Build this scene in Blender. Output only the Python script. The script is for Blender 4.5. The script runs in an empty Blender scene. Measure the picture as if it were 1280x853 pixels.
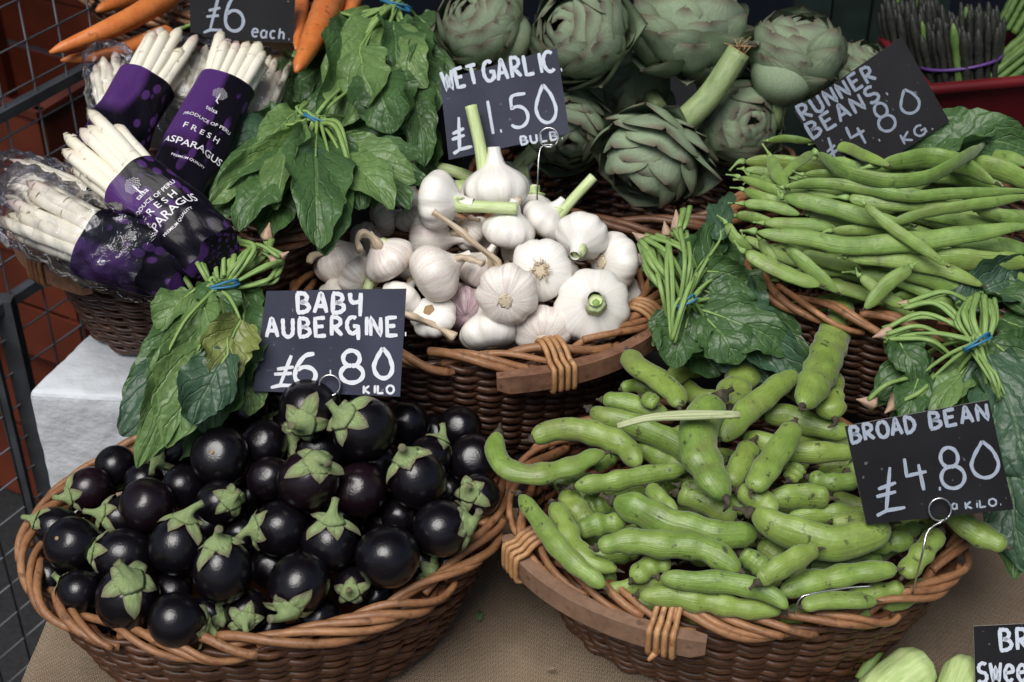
import bpy, math, random
import numpy as np
from mathutils import Vector, Matrix, Quaternion, noise as mnoise
random.seed(7); rng = np.random.default_rng(7)
R = math.radians
# ------------------------------------------------------------------ camera, sky, sun, exposure
F_PX = 1970.0; PITCH = R(36); CAM = np.array([0.0, -1.335, 1.15])
FW = np.array([0, math.cos(PITCH), -math.sin(PITCH)]); UP = np.array([0, math.sin(PITCH), math.cos(PITCH)]); RT = np.array([1.0, 0, 0])
sc = bpy.context.scene; COL = sc.collection
cd = bpy.data.cameras.new('camera'); cam = bpy.data.objects.new('camera', cd); COL.objects.link(cam); sc.camera = cam
cam.location = CAM; cam.rotation_euler = (R(90) - PITCH, 0, 0)
cd.sensor_width = 36; cd.lens = F_PX / 1280 * 36; cd.clip_start = 0.05; cd.clip_end = 200
cd.dof.use_dof = True; cd.dof.focus_distance = 1.50; cd.dof.aperture_fstop = 9.0
SUN_EL, SUN_AZ = 62, 205       # azimuth the light comes from: 180 = from behind the camera
wd = bpy.data.worlds.new('World'); sc.world = wd; wd.use_nodes = True
wn = wd.node_tree.nodes; bg = wn['Background']; sky = wn.new('ShaderNodeTexSky'); sky.sky_type = 'NISHITA'; sky.sun_disc = False
sky.sun_elevation = R(SUN_EL); sky.sun_rotation = R(SUN_AZ); sky.air_density = 1.0; sky.dust_density = 3.0; sky.ozone_density = 1.0
wd.node_tree.links.new(sky.outputs[0], bg.inputs[0]); bg.inputs[1].default_value = 0.05
sl = bpy.data.lights.new('sun', 'SUN'); sl.energy = 2.7; sl.angle = R(36); sl.color = (1.0, 0.985, 0.96)
so = bpy.data.objects.new('sun', sl); COL.objects.link(so)
az = R(SUN_AZ); sdir = Vector((math.sin(az) * math.cos(R(SUN_EL)), math.cos(az) * math.cos(R(SUN_EL)), math.sin(R(SUN_EL))))
so.rotation_euler = sdir.to_track_quat('Z', 'Y').to_euler(); so.location = (0, -1, 3)
sc.view_settings.view_transform = 'Standard'; sc.view_settings.look = 'None'; sc.view_settings.exposure = 0.36; sc.view_settings.gamma = 1.0
sc.render.engine = 'CYCLES'; sc.cycles.use_denoising = True; sc.cycles.max_bounces = 8; sc.cycles.transparent_max_bounces = 16
sc.cycles.caustics_reflective = False; sc.cycles.caustics_refractive = False

# ------------------------------------------------------------------ geometry helpers
def ray(px, py): return FW + RT * (px - 640) / F_PX - UP * (py - 426.5) / F_PX
def P(px, py, z):
    d = ray(px, py); return CAM + d * ((z - CAM[2]) / d[2])
def PYp(px, py, y):
    d = ray(px, py); return CAM + d * ((y - CAM[1]) / d[1])
def depth(p): return float((np.asarray(p) - CAM) @ FW)
def unit(v):
    v = np.asarray(v, float); n = np.linalg.norm(v); return v / n if n > 1e-12 else v
def screen_dir(dx, dy, c): return unit(RT * dx + UP * dy - FW * c)
def spline(pts, n):
    p = [np.asarray(q, float) for q in pts]
    if len(p) == 2: return np.array([p[0] + (p[1] - p[0]) * t for t in np.linspace(0, 1, n)])
    q = [2 * p[0] - p[1]] + p + [2 * p[-1] - p[-2]]; seg = [np.linalg.norm(p[i + 1] - p[i]) for i in range(len(p) - 1)]
    cum = np.concatenate([[0], np.cumsum(seg)]); out = []
    for s in np.linspace(0, cum[-1], n):
        i = min(int(np.searchsorted(cum, s, 'right')) - 1, len(p) - 2); t = (s - cum[i]) / max(seg[i], 1e-9)
        a, b, c, d = q[i:i + 4]
        out.append(.5 * ((2 * b) + (c - a) * t + (2 * a - 5 * b + 4 * c - d) * t * t + (3 * b - a - 3 * c + d) * t ** 3))
    return np.array(out)
def frames(C, hint=(0, 0, 1)):
    T = np.gradient(C, axis=0); T /= np.maximum(np.linalg.norm(T, axis=1), 1e-12)[:, None]
    N = np.zeros_like(C); h = np.asarray(hint, float)
    for i in range(len(C)):
        v = h - T[i] * (h @ T[i])
        if np.linalg.norm(v) < 1e-5: v = np.cross(T[i], [1, .3, .2])
        N[i] = unit(v); h = N[i]
    return T, N, np.cross(T, N)
class MB:
    def __init__(s): s.V = []; s.F = []; s.U = []; s.n = 0
    def grid(s, A, wrap=False, us=1.0, vs=1.0, flip=False):
        A = np.asarray(A, float); r, c = A.shape[:2]; b = s.n
        s.V.append(A.reshape(-1, 3)); s.n += r * c
        cc = c if wrap else c - 1; den = c if wrap else c - 1
        i, j = np.meshgrid(np.arange(r - 1), np.arange(cc), indexing='ij'); i = i.ravel(); j = j.ravel(); j2 = (j + 1) % c
        q = np.stack([i * c + j, i * c + j2, (i + 1) * c + j2, (i + 1) * c + j], 1) + b
        u0, u1 = j / den * us, (j + 1) / den * us; v0, v1 = i / (r - 1) * vs, (i + 1) / (r - 1) * vs
        uv = np.stack([np.stack([u0, v0], 1), np.stack([u1, v0], 1), np.stack([u1, v1], 1), np.stack([u0, v1], 1)], 1)
        if flip: q = q[:, ::-1]; uv = uv[:, ::-1]
        s.F.extend(q.tolist()); s.U.extend(uv.reshape(-1, 2).tolist()); return s
    def poly(s, V, faces):
        b = s.n; V = np.asarray(V, float).reshape(-1, 3); s.V.append(V); s.n += len(V)
        for f in faces:
            s.F.append([b + k for k in f]); s.U.extend([[0.5, 0.5]] * len(f))
        return s
    def box(s, c, sz, M=None):
        V = np.array([[x, y, z] for x in (-.5, .5) for y in (-.5, .5) for z in (-.5, .5)]) * np.asarray(sz, float)
        if M is not None: V = V @ np.asarray(M).T
        return s.poly(V + np.asarray(c, float), [(0, 1, 3, 2), (4, 6, 7, 5), (0, 4, 5, 1), (2, 3, 7, 6), (0, 2, 6, 4), (1, 5, 7, 3)])
    def tube(s, C, rad, n=8, hint=(0, 0, 1), flat=1.0, cap=True, shape=None, vs=1.0):
        C = np.asarray(C, float); rad = np.broadcast_to(np.asarray(rad, float), (len(C),)).copy()
        T, N, B = frames(C, hint)
        if cap:
            C = np.vstack([C[:1], C, C[-1:]]); rad = np.concatenate([[1e-5], rad, [1e-5]])
            N = np.vstack([N[:1], N, N[-1:]]); B = np.vstack([B[:1], B, B[-1:]])
        th = np.linspace(0, 2 * math.pi, n, endpoint=False)
        sh = np.ones(n) if shape is None else shape(th)
        A = C[:, None] + rad[:, None, None] * ((sh * np.cos(th))[None, :, None] * N[:, None] * flat + (sh * np.sin(th))[None, :, None] * B[:, None])
        return s.grid(A, wrap=True, vs=vs, flip=True)
    def mesh(s, name, m, off=(0, 0, 0), smooth=True):
        me = bpy.data.meshes.new(name); V = np.vstack(s.V) - np.asarray(off)
        me.from_pydata(V.tolist(), [], s.F); uvl = me.uv_layers.new(name='UVMap')
        uvl.data.foreach_set('uv', np.array(s.U, dtype=np.float32).ravel())
        if smooth: me.polygons.foreach_set('use_smooth', [True] * len(me.polygons))
        if m: me.materials.append(m)
        me.update(); return me
USED = {}
def obj(name, data, parent=None, m=None, off=None, smooth=True, kind=None, label=None):
    if isinstance(data, MB):
        if off is None: off = tuple(parent['_w']) if parent is not None and '_w' in parent else (0, 0, 0)
        data = data.mesh(name, m, off, smooth)
    o = bpy.data.objects.new(name, data); COL.objects.link(o)
    if parent is not None: o.parent = parent
    if kind: o['kind'] = kind
    if label: o['label'] = label
    return o
def tag(o, label, cat, group=None):
    o['label'] = label; o['category'] = cat
    if group: o['group'] = group
    return o
def thing(name, loc, label, cat, group=None):
    o = bpy.data.objects.new(name, None); COL.objects.link(o); o.empty_display_size = .02
    o.location = [float(v) for v in loc]; o['_w'] = [float(v) for v in loc]; return tag(o, label, cat, group)
def basis(zdir, hint=(0, 0, 1), spin=0.0):
    z = unit(zdir); h = np.asarray(hint, float)
    if abs(z @ unit(h)) > .98: h = np.array([0, 1, 0.])
    x = unit(np.cross(h, z)); y = np.cross(z, x)
    M = np.stack([x, y, z], 1)
    if spin:
        c, s_ = math.cos(spin), math.sin(spin); M = M @ np.array([[c, -s_, 0], [s_, c, 0], [0, 0, 1]])
    return M
def mat4(M, loc=(0, 0, 0), sc_=1.0):
    m = Matrix.Identity(4)
    s3 = np.broadcast_to(np.asarray(sc_, float), (3,))
    for i in range(3):
        for j in range(3): m[i][j] = float(M[i][j] * s3[j])
        m[i][3] = float(loc[i])
    return m

# ------------------------------------------------------------------ material helpers
class NT:
    def __init__(s, name):
        s.m = bpy.data.materials.new(name); s.m.use_nodes = True; s.t = s.m.node_tree; s.b = s.t.nodes['Principled BSDF']; s.out = s.t.nodes['Material Output']
    def n(s, typ, props=None, **inp):
        nd = s.t.nodes.new('ShaderNode' + typ)
        for k, v in (props or {}).items(): setattr(nd, k, v)
        for k, v in inp.items():
            key = int(k[1:]) if k[0] == '_' and k[1:].isdigit() else k.replace('_', ' ')
            s.set(nd.inputs[key], v)
        return nd
    def set(s, sock, v):
        if isinstance(v, bpy.types.NodeSocket): s.t.links.new(v, sock)
        elif isinstance(v, bpy.types.Node): s.t.links.new(v.outputs[0], sock)
        else:
            if hasattr(sock.default_value, '__len__') and not hasattr(v, '__len__'): v = (v,) * len(sock.default_value)
            if hasattr(sock.default_value, '__len__') and len(sock.default_value) == 4 and len(v) == 3: v = (*v, 1)
            sock.default_value = v
    def P(s, **kw):
        for k, v in kw.items(): s.set(s.b.inputs[k.replace('_', ' ')], v)
        return s.m
    def math(s, op, a, b=0.0, c=0.0, clamp=False):
        nd = s.t.nodes.new('ShaderNodeMath'); nd.operation = op; nd.use_clamp = clamp
        s.set(nd.inputs[0], a); s.set(nd.inputs[1], b); s.set(nd.inputs[2], c); return nd.outputs[0]
    def mix(s, f, a, b, mode='MIX'):
        nd = s.t.nodes.new('ShaderNodeMix'); nd.data_type = 'RGBA'; nd.blend_type = mode
        s.set(nd.inputs[0], f); s.set(nd.inputs[6], a); s.set(nd.inputs[7], b); return nd.outputs[2]
    def noise(s, scale, detail=4, vec=None, rough=.5, dist=0):
        nd = s.n('TexNoise', Scale=scale, Detail=detail, Roughness=rough, Distortion=dist)
        if vec is not None: s.set(nd.inputs['Vector'], vec)
        return nd.outputs['Fac']
    def ramp(s, fac, stops):
        nd = s.t.nodes.new('ShaderNodeValToRGB'); e = nd.color_ramp.elements
        while len(e) < len(stops): e.new(.5)
        for k, (p, c) in enumerate(stops):
            e[k].position = p; e[k].color = (c, c, c, 1) if not hasattr(c, '__len__') else (*c, 1)
        s.set(nd.inputs[0], fac); return nd.outputs[0]
    def bump(s, h, strength=.3, dist=.001):
        return s.n('Bump', Height=h, Strength=strength, Distance=dist).outputs[0]
    def obj(s): return s.n('TexCoord').outputs['Object']
    def uv(s): return s.n('TexCoord').outputs['UV']
    def rnd(s): return s.n('ObjectInfo').outputs['Random']
    def sep(s, v): return s.n('SeparateXYZ', Vector=v).outputs
    def comb(s, x, y, z=0.0): return s.n('CombineXYZ', X=x, Y=y, Z=z).outputs[0]
    def offset(s, v, amt=37.0):
        r = s.rnd(); a = s.math('MULTIPLY', r, amt)
        return s.n('VectorMath', {'operation': 'ADD'}, _0=v, _1=s.comb(a, a, a)).outputs[0]

def m_plain(name, col, rough=.6, noise_amt=.25, scale=60, bump=.15, metal=0.0, spec=.5, dist=.001):
    t = NT(name); v = t.offset(t.obj()); f = t.noise(scale, 5, v)
    a = tuple(c * (1 - noise_amt) for c in col); b = tuple(min(1, c * (1 + noise_amt)) for c in col)
    t.P(Base_Color=t.mix(t.ramp(f, [(.3, 0.), (.7, 1.)]), a, b), Roughness=rough, Metallic=metal, Normal=t.bump(f, bump, dist))
    t.b.inputs['Specular IOR Level'].default_value = spec; return t.m

def m_aubergine():
    t = NT('aubergine_skin'); v = t.offset(t.obj()); r = t.rnd()
    n1 = t.noise(35, 3, v); n2 = t.noise(700, 2, v); uv = t.sep(t.uv())
    red = t.ramp(t.math('MULTIPLY', r, 1.0), [(.0, 0.), (.90, 0.), (1., .22)])
    base = t.mix(n1, (.0032, .0028, .0040), (.0055, .0040, .0060)); base = t.mix(red, base, (.03, .006, .012))
    pale = t.ramp(uv[1], [(.70, 0.), (.93, 1.)])
    base = t.mix(t.math('MULTIPLY', pale, .3), base, (.022, .008, .018))
    sc1 = t.noise(1.0, 4, t.n('VectorMath', {'operation': 'MULTIPLY'}, _0=v, _1=(14., 60., 8.)).outputs[0], .7, 1.5); base = t.mix(t.ramp(sc1, [(.69, 0.), (.73, .5)]), base, (.10, .05, .03)); dust = t.ramp(n2, [(.70, 0.), (.76, 1.)]); base = t.mix(t.math('MULTIPLY', dust, .25), base, (.2, .17, .16))
    t.P(Base_Color=base, Roughness=t.math('MULTIPLY_ADD', n1, .10, .19), Normal=t.bump(t.math('ADD', t.noise(14, 2, v), t.math('MULTIPLY', n2, .01)), .12, .002))
    t.b.inputs['Specular IOR Level'].default_value = .50; t.b.inputs['Coat Weight'].default_value = .0; t.b.inputs['Coat Roughness'].default_value = .16
    return t.m
def m_calyx():
    t = NT('aubergine_calyx'); v = t.offset(t.obj()); uv = t.sep(t.uv())
    f = t.noise(90, 5, v); st = t.noise(1.0, 4, t.comb(t.math('MULTIPLY', uv[0], 70), t.math('MULTIPLY', uv[1], 4)))
    c = t.mix(t.ramp(f, [(.3, 0.), (.7, 1.)]), (.17, .28, .08), (.37, .48, .19)); c = t.mix(t.math('MULTIPLY', t.ramp(st, [(.45, 0.), (.62, 1.)]), .75), c, (.44, .53, .28))
    c = t.mix(t.ramp(t.noise(45, 3, v), [(.55, 0.), (.68, .75)]), c, (.17, .13, .08))
    c = t.mix(t.ramp(uv[1], [(.72, 0.), (1., .8)]), c, (.17, .11, .09))
    return t.P(Base_Color=c, Roughness=.72, Normal=t.bump(t.math('ADD', f, st), .7, .002))
def m_bean(name, lo, hi, blem=.9, rough=.38, stripes=True):
    t = NT(name); v = t.offset(t.obj()); uv = t.sep(t.uv()); r = t.rnd()
    f = t.noise(28, 4, v); f2 = t.noise(160, 4, v)
    c = t.mix(t.ramp(f, [(.3, 0.), (.7, 1.)]), lo, hi)
    c = t.mix(t.math('MULTIPLY', r, .55), c, tuple(min(1, a * b) for a, b in zip(hi, (1.38, 1.14, 1.15))))
    st = t.noise(1.0, 3, t.comb(t.math('MULTIPLY', uv[0], 40), t.math('MULTIPLY', uv[1], 5), t.math('MULTIPLY', r, 50)))
    c = t.mix(t.math('MULTIPLY', st, .35), c, tuple(a * .62 for a in lo))
    sp = t.ramp(t.noise(95, 4, v, .7), [(.605, 0.), (.645, 1.)]); c = t.mix(t.math('MULTIPLY', sp, blem), c, (.035, .035, .018))
    sm = t.ramp(t.noise(22, 5, t.offset(v, 11.), .7), [(.52, 0.), (.68, .65)]); c = t.mix(sm, c, (.17, .19, .06)); sea = t.math('ABSOLUTE', t.math('SUBTRACT', uv[0], .30)); c = t.mix(t.math('MULTIPLY', t.ramp(sea, [(0., 1.), (.012, .8), (.03, 0.)]), .65), c, tuple(a * .45 for a in lo)); sf = t.noise(55, 5, v, .7); c = t.mix(t.ramp(sf, [(.35, .35), (.55, 0.)]), c, tuple(min(1, a * 1.5) for a in hi))
    endm = t.ramp(uv[1], [(0., .55), (.05, 0.), (.95, 0.), (1., .6)]); c = t.mix(endm, c, (.12, .13, .05))
    h = t.math('ADD', t.math('MULTIPLY', f, 1.0), t.math('ADD', t.math('MULTIPLY', st, .35), t.math('MULTIPLY', f2, .12)))
    t.P(Base_Color=c, Roughness=t.math('MULTIPLY_ADD', f2, .2, rough - .08), Normal=t.bump(h, .6, .0032), Sheen_Weight=.25, Sheen_Roughness=.4, Subsurface_Weight=.04, Subsurface_Radius=(.3, .6, .1), Subsurface_Scale=.01)
    return t.m
def m_garlic(name, tint, streak, amt):
    t = NT(name); v = t.offset(t.obj()); uv = t.sep(t.uv()); r = t.math('MULTIPLY', t.rnd(), 40)
    st = t.noise(1.0, 6, t.comb(t.math('MULTIPLY', uv[0], 46), t.math('MULTIPLY', uv[1], 1.6), r), .65)
    st2 = t.noise(1.0, 3, t.comb(t.math('MULTIPLY', uv[0], 130), t.math('MULTIPLY', uv[1], 2.2), r), .6)
    pat = t.noise(24, 3, v)
    c = t.mix(t.math('MULTIPLY', t.ramp(st, [(.42, 0.), (.66, 1.)]), amt), tint, streak)
    c = t.mix(t.math('MULTIPLY', t.ramp(pat, [(.45, 0.), (.7, 1.)]), amt * .6), c, streak)
    c = t.mix(t.math('MULTIPLY', t.ramp(st2, [(.4, 0.), (.75, 1.)]), .22), c, (.62, .56, .45))
    c = t.mix(t.ramp(t.noise(85, 4, v), [(.66, 0.), (.74, .35)]), c, (.36, .26, .16))
    return t.P(Base_Color=c, Roughness=.42, Normal=t.bump(t.math('ADD', st, t.math('MULTIPLY', st2, .7)), .35, .0012), Subsurface_Weight=.15, Subsurface_Radius=(1., .7, .5), Subsurface_Scale=.008)
def m_leaf(name, lo, hi, rib, rough=.45):
    t = NT(name); v = t.offset(t.obj()); uv = t.sep(t.uv()); r = t.rnd()
    s_ = t.math('ABSOLUTE', t.math('SUBTRACT', uv[0], .5))
    n = t.noise(30, 4, v); n2 = t.noise(140, 3, v)
    w = t.math('ADD', t.math('SUBTRACT', t.math('MULTIPLY', uv[1], 5.), t.math('MULTIPLY', s_, 4.5)), t.math('MULTIPLY', n, 2.2)); vo = t.n('TexVoronoi', {'feature': 'DISTANCE_TO_EDGE'}, Scale=85., Vector=v).outputs[0]; cell = t.ramp(vo, [(0., 0.), (.25, 1.)])
    fr = t.math('ABSOLUTE', t.math('SUBTRACT', t.math('FRACT', w), .5))
    vein = t.ramp(fr, [(0., 1.), (.035, .7), (.10, 0.)]); mid = t.ramp(s_, [(0., 1.), (.018, .9), (.035, 0.)])
    c = t.mix(t.ramp(n, [(.3, 0.), (.7, 1.)]), lo, hi); c = t.mix(t.math('MULTIPLY', r, .45), c, tuple(a * 1.5 for a in hi))
    c = t.mix(t.math('MULTIPLY', vein, .13), c, rib); c = t.mix(t.math('MULTIPLY', mid, .6), c, rib)
    c = t.mix(t.ramp(t.noise(50, 3, t.offset(v, 9.)), [(.68, 0.), (.76, .5)]), c, (.10, .10, .03))
    back = t.n('NewGeometry').outputs['Backfacing']; c = t.mix(t.math('MULTIPLY', back, .6), c, tuple(min(1, a * 1.9 + .02) for a in hi))
    h = t.math('SUBTRACT', t.math('MULTIPLY', n, .9), t.math('MULTIPLY', t.math('ADD', vein, mid), .55)); h = t.math('ADD', h, t.math('ADD', t.math('MULTIPLY', n2, .5), t.math('MULTIPLY', cell, .30))); c = t.mix(t.math('MULTIPLY', cell, .25), c, tuple(a * .7 for a in lo)); big = t.noise(11, 3, t.offset(v, 3.)); c = t.mix(t.ramp(big, [(.4, 0.), (.7, .5)]), c, tuple(a * 1.35 for a in hi)); p_ = t.P(Base_Color=c)
    p = t.P(Base_Color=c, Roughness=rough, Normal=t.bump(h, .6, .003))
    tr = t.n('BsdfTranslucent', Color=tuple(min(1, a * 2.2) for a in hi)); mx = t.n('MixShader', Fac=.12, _1=t.b.outputs[0], _2=tr.outputs[0])
    t.t.links.new(mx.outputs[0], t.out.inputs[0]); return p
def m_wicker(name, lo, hi, rough=.5):
    t = NT(name); v = t.offset(t.obj()); uv = t.sep(t.uv()); r = t.rnd()
    st = t.noise(1.0, 4, t.comb(t.math('MULTIPLY', uv[0], 9), t.math('MULTIPLY', uv[1], 5), t.math('MULTIPLY', r, 60)), .6)
    f = t.noise(55, 4, v); f3 = t.noise(400, 3, v)
    c = t.mix(t.ramp(t.math('MULTIPLY_ADD', st, .5, t.math('MULTIPLY', f, .5)), [(.35, 0.), (.65, 1.)]), lo, hi)
    c = t.mix(t.math('MULTIPLY', r, .4), c, tuple(a * .6 for a in lo))
    c = t.mix(t.ramp(t.noise(90, 4, t.offset(v, 5.)), [(.6, 0.), (.7, .7)]), c, tuple(a * .35 for a in lo))
    return t.P(Base_Color=c, Roughness=rough, Normal=t.bump(t.math('ADD', f, t.math('MULTIPLY', f3, .3)), .5, .0015))
def m_burlap():
    t = NT('burlap'); v = t.obj(); n = t.noise(18, 4, v)
    vd = t.n('VectorMath', {'operation': 'ADD'}, _0=v, _1=t.n('VectorMath', {'operation': 'SCALE'}, _0=t.n('TexNoise', Scale=60., Detail=2.).outputs['Color'], Scale=.0012).outputs[0]).outputs[0]
    s_ = t.sep(vd); k = 2 * math.pi / .0031
    wx = t.math('SINE', t.math('MULTIPLY', s_[0], k)); wy = t.math('SINE', t.math('MULTIPLY', s_[1], k))
    par = t.math('MULTIPLY', t.math('SINE', t.math('MULTIPLY', s_[0], k / 2)), t.math('SINE', t.math('MULTIPLY', s_[1], k / 2)))
    over = t.math('MULTIPLY_ADD', t.math('SIGN', par), .5, .5)
    h = t.math('ADD', t.math('MULTIPLY', over, t.math('ABSOLUTE', wx)), t.math('MULTIPLY', t.math('SUBTRACT', 1., over), t.math('ABSOLUTE', wy)))
    fib = t.noise(1.0, 4, t.n('VectorMath', {'operation': 'MULTIPLY'}, _0=v, _1=(350., 60., 100.)).outputs[0])
    stn = t.ramp(t.noise(7, 5, v, .65), [(.45, 0.), (.7, .45)]); c = t.mix(h, (.05, .038, .026), t.mix(n, (.43, .30, .185), (.57, .43, .29))); c = t.mix(t.math('MULTIPLY', fib, .4), c, (.16, .12, .085)); c = t.mix(stn, c, (.10, .075, .05))
    return t.P(Base_Color=c, Roughness=.92, Normal=t.bump(h, .8, .0016))
def m_card(col):
    t = NT('chalk_card'); v = t.offset(t.obj()); f = t.noise(14, 4, v); f2 = t.noise(500, 2, v)
    c = t.mix(t.ramp(f, [(.35, 0.), (.7, 1.)]), col, tuple(a * 1.5 + .004 for a in col))
    c = t.mix(t.ramp(t.noise(160, 4, v), [(.69, 0.), (.74, .45)]), c, (.22, .22, .24))
    return t.P(Base_Color=c, Roughness=.7, Specular_IOR_Level=.25, Normal=t.bump(t.math('ADD', f, t.math('MULTIPLY', f2, .1)), .25, .001))
def m_paint(col, dens):
    t = NT('white_paint_pen'); v = t.obj(); uv = t.sep(t.uv())
    f = t.noise(1.0, 4, t.comb(t.math('MULTIPLY', uv[0], 9.), t.math('MULTIPLY', uv[1], 3.), t.math('MULTIPLY', t.rnd(), 9)), .6)
    c = t.mix(t.ramp(f, [(.35 - dens * .3, 0.), (.62 - dens * .2, 1.)]), tuple(a * .38 + .02 for a in col), col)
    return t.P(Base_Color=c, Roughness=.6)
def m_wrapper():
    t = NT('printed_film_wrapper'); uv = t.sep(t.uv()); v = t.offset(t.obj())
    u, w = uv[0], uv[1]
    left = t.ramp(t.math('ADD', u, t.math('MULTIPLY', t.noise(8, 2, v), .12)), [(.31, 0.), (.34, 1.), (.55, 1.), (.60, 0.)])
    top = t.ramp(w, [(.50, 1.), (.66, 0.)])
    vo = t.n('TexVoronoi', Scale=1.0); t.set(vo.inputs['Vector'], t.comb(t.math('MULTIPLY', u, 17.), t.math('MULTIPLY', w, 5.5), t.math('MULTIPLY', t.rnd(), 30.)))
    blot = t.ramp(vo.outputs['Distance'], [(.30, 1.), (.38, 0.)]); blot = t.math('MULTIPLY', blot, t.ramp(t.noise(22, 1, v), [(.42, 0.), (.5, 1.)]))
    f = t.math('MAXIMUM', t.math('MULTIPLY', left, top), t.math('MULTIPLY', blot, .8))
    c = t.mix(f, (.006, .005, .009), (.070, .026, .130))
    fold = t.noise(1.0, 3, t.comb(t.math('MULTIPLY', u, 14.), t.math('MULTIPLY', w, 3.), t.math('MULTIPLY', t.rnd(), 7.)), .6, 1.2)
    return t.P(Base_Color=c, Roughness=.33, Specular_IOR_Level=.10, Normal=t.bump(t.math('ADD', fold, t.math('MULTIPLY', t.noise(40, 3, v, .6, 1.0), .4)), .35, .003), Coat_Weight=.06, Coat_Roughness=.05)
def m_film():
    t = NT('clear_plastic_film'); v = t.obj()
    cr = t.noise(26, 4, v, .6, 2.5); cr2 = t.noise(80, 3, v, .6, 1.5)
    nrm = t.bump(t.math('ADD', cr, t.math('MULTIPLY', cr2, .25)), .8, .004)
    gl = t.n('BsdfGlossy', Roughness=.10, Normal=nrm); gl.inputs['Color'].default_value = (.9, .9, .95, 1)
    tp = t.n('BsdfTransparent'); tp.inputs['Color'].default_value = (.95, .95, .96, 1)
    fr = t.n('Fresnel', IOR=1.45, Normal=nrm); haze = t.ramp(t.noise(45, 4, v, .65, 3.), [(.58, 0.), (.78, .12)])
    fac = t.math('ADD', t.math('MULTIPLY', fr.outputs[0], .9), t.math('ADD', haze, .015), clamp=True)
    mx = t.n('MixShader', Fac=fac, _1=tp.outputs[0], _2=gl.outputs[0]); t.t.links.new(mx.outputs[0], t.out.inputs[0]); return t.m
def m_spear():
    t = NT('white_asparagus'); uv = t.sep(t.uv()); v = t.offset(t.obj())
    st = t.noise(1.0, 4, t.comb(t.math('MULTIPLY', uv[0], 20), t.math('MULTIPLY', uv[1], 3), t.rnd()), .6)
    c = t.mix(st, (.80, .74, .58), (.90, .87, .77)); tip = t.ramp(uv[1], [(.72, 0.), (.97, 1.)])
    c = t.mix(t.math('MULTIPLY', tip, t.math('MULTIPLY_ADD', t.rnd(), .6, .35)), c, t.mix(t.rnd(), (.50, .48, .22), (.55, .36, .38)))
    return t.P(Base_Color=c, Roughness=.38, Normal=t.bump(st, .25, .001), Subsurface_Weight=.12, Subsurface_Radius=(1, .8, .4), Subsurface_Scale=.006)
def m_artichoke():
    t = NT('artichoke_bract'); uv = t.sep(t.uv()); v = t.offset(t.obj())
    st = t.noise(1.0, 5, t.comb(t.math('MULTIPLY', uv[0], 22), t.math('MULTIPLY', uv[1], 1.5), t.math('MULTIPLY', t.rnd(), 30)), .6)
    c = t.mix(t.noise(24, 3, v), (.15, .235, .12), (.33, .43, .26)); c = t.mix(t.math('MULTIPLY', st, .4), c, (.43, .52, .36))
    c = t.mix(t.math('MULTIPLY', t.rnd(), .3), c, (.15, .15, .13))
    c = t.mix(t.ramp(uv[1], [(.0, .6), (.45, 0.)]), c, (.09, .13, .05)); c = t.mix(t.ramp(uv[1], [(.80, 0.), (1., .9)]), c, (.12, .07, .055)); ed = t.math('ABSOLUTE', t.math('SUBTRACT', uv[0], .5)); c = t.mix(t.ramp(ed, [(.40, 0.), (.5, .5)]), c, (.12, .12, .06))  # tips brown; darkened edges put the shade of gaps between bracts into the colour
    c = t.mix(t.ramp(t.noise(1.0, 5, t.n('VectorMath', {'operation': 'SCALE'}, _0=v, Scale=45.).outputs[0], .7, 2.2), [(.60, 0.), (.66, .8)]), c, (.10, .065, .045))
    return t.P(Base_Color=c, Roughness=.55, Normal=t.bump(t.math('ADD', st, t.noise(60, 4, v)), .6, .0024))
def m_stem(name, lo, hi, ridges=26):
    t = NT(name); uv = t.sep(t.uv()); v = t.offset(t.obj())
    st = t.noise(1.0, 4, t.comb(t.math('MULTIPLY', uv[0], ridges), t.math('MULTIPLY', uv[1], 2.5), t.math('MULTIPLY', t.rnd(), 30)), .6)
    c = t.mix(t.ramp(st, [(.3, 0.), (.7, 1.)]), lo, hi); c = t.mix(t.ramp(t.noise(70, 3, v), [(.64, 0.), (.74, .5)]), c, tuple(a * .5 for a in lo))
    return t.P(Base_Color=c, Roughness=.5, Normal=t.bump(st, .5, .0015))
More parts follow.
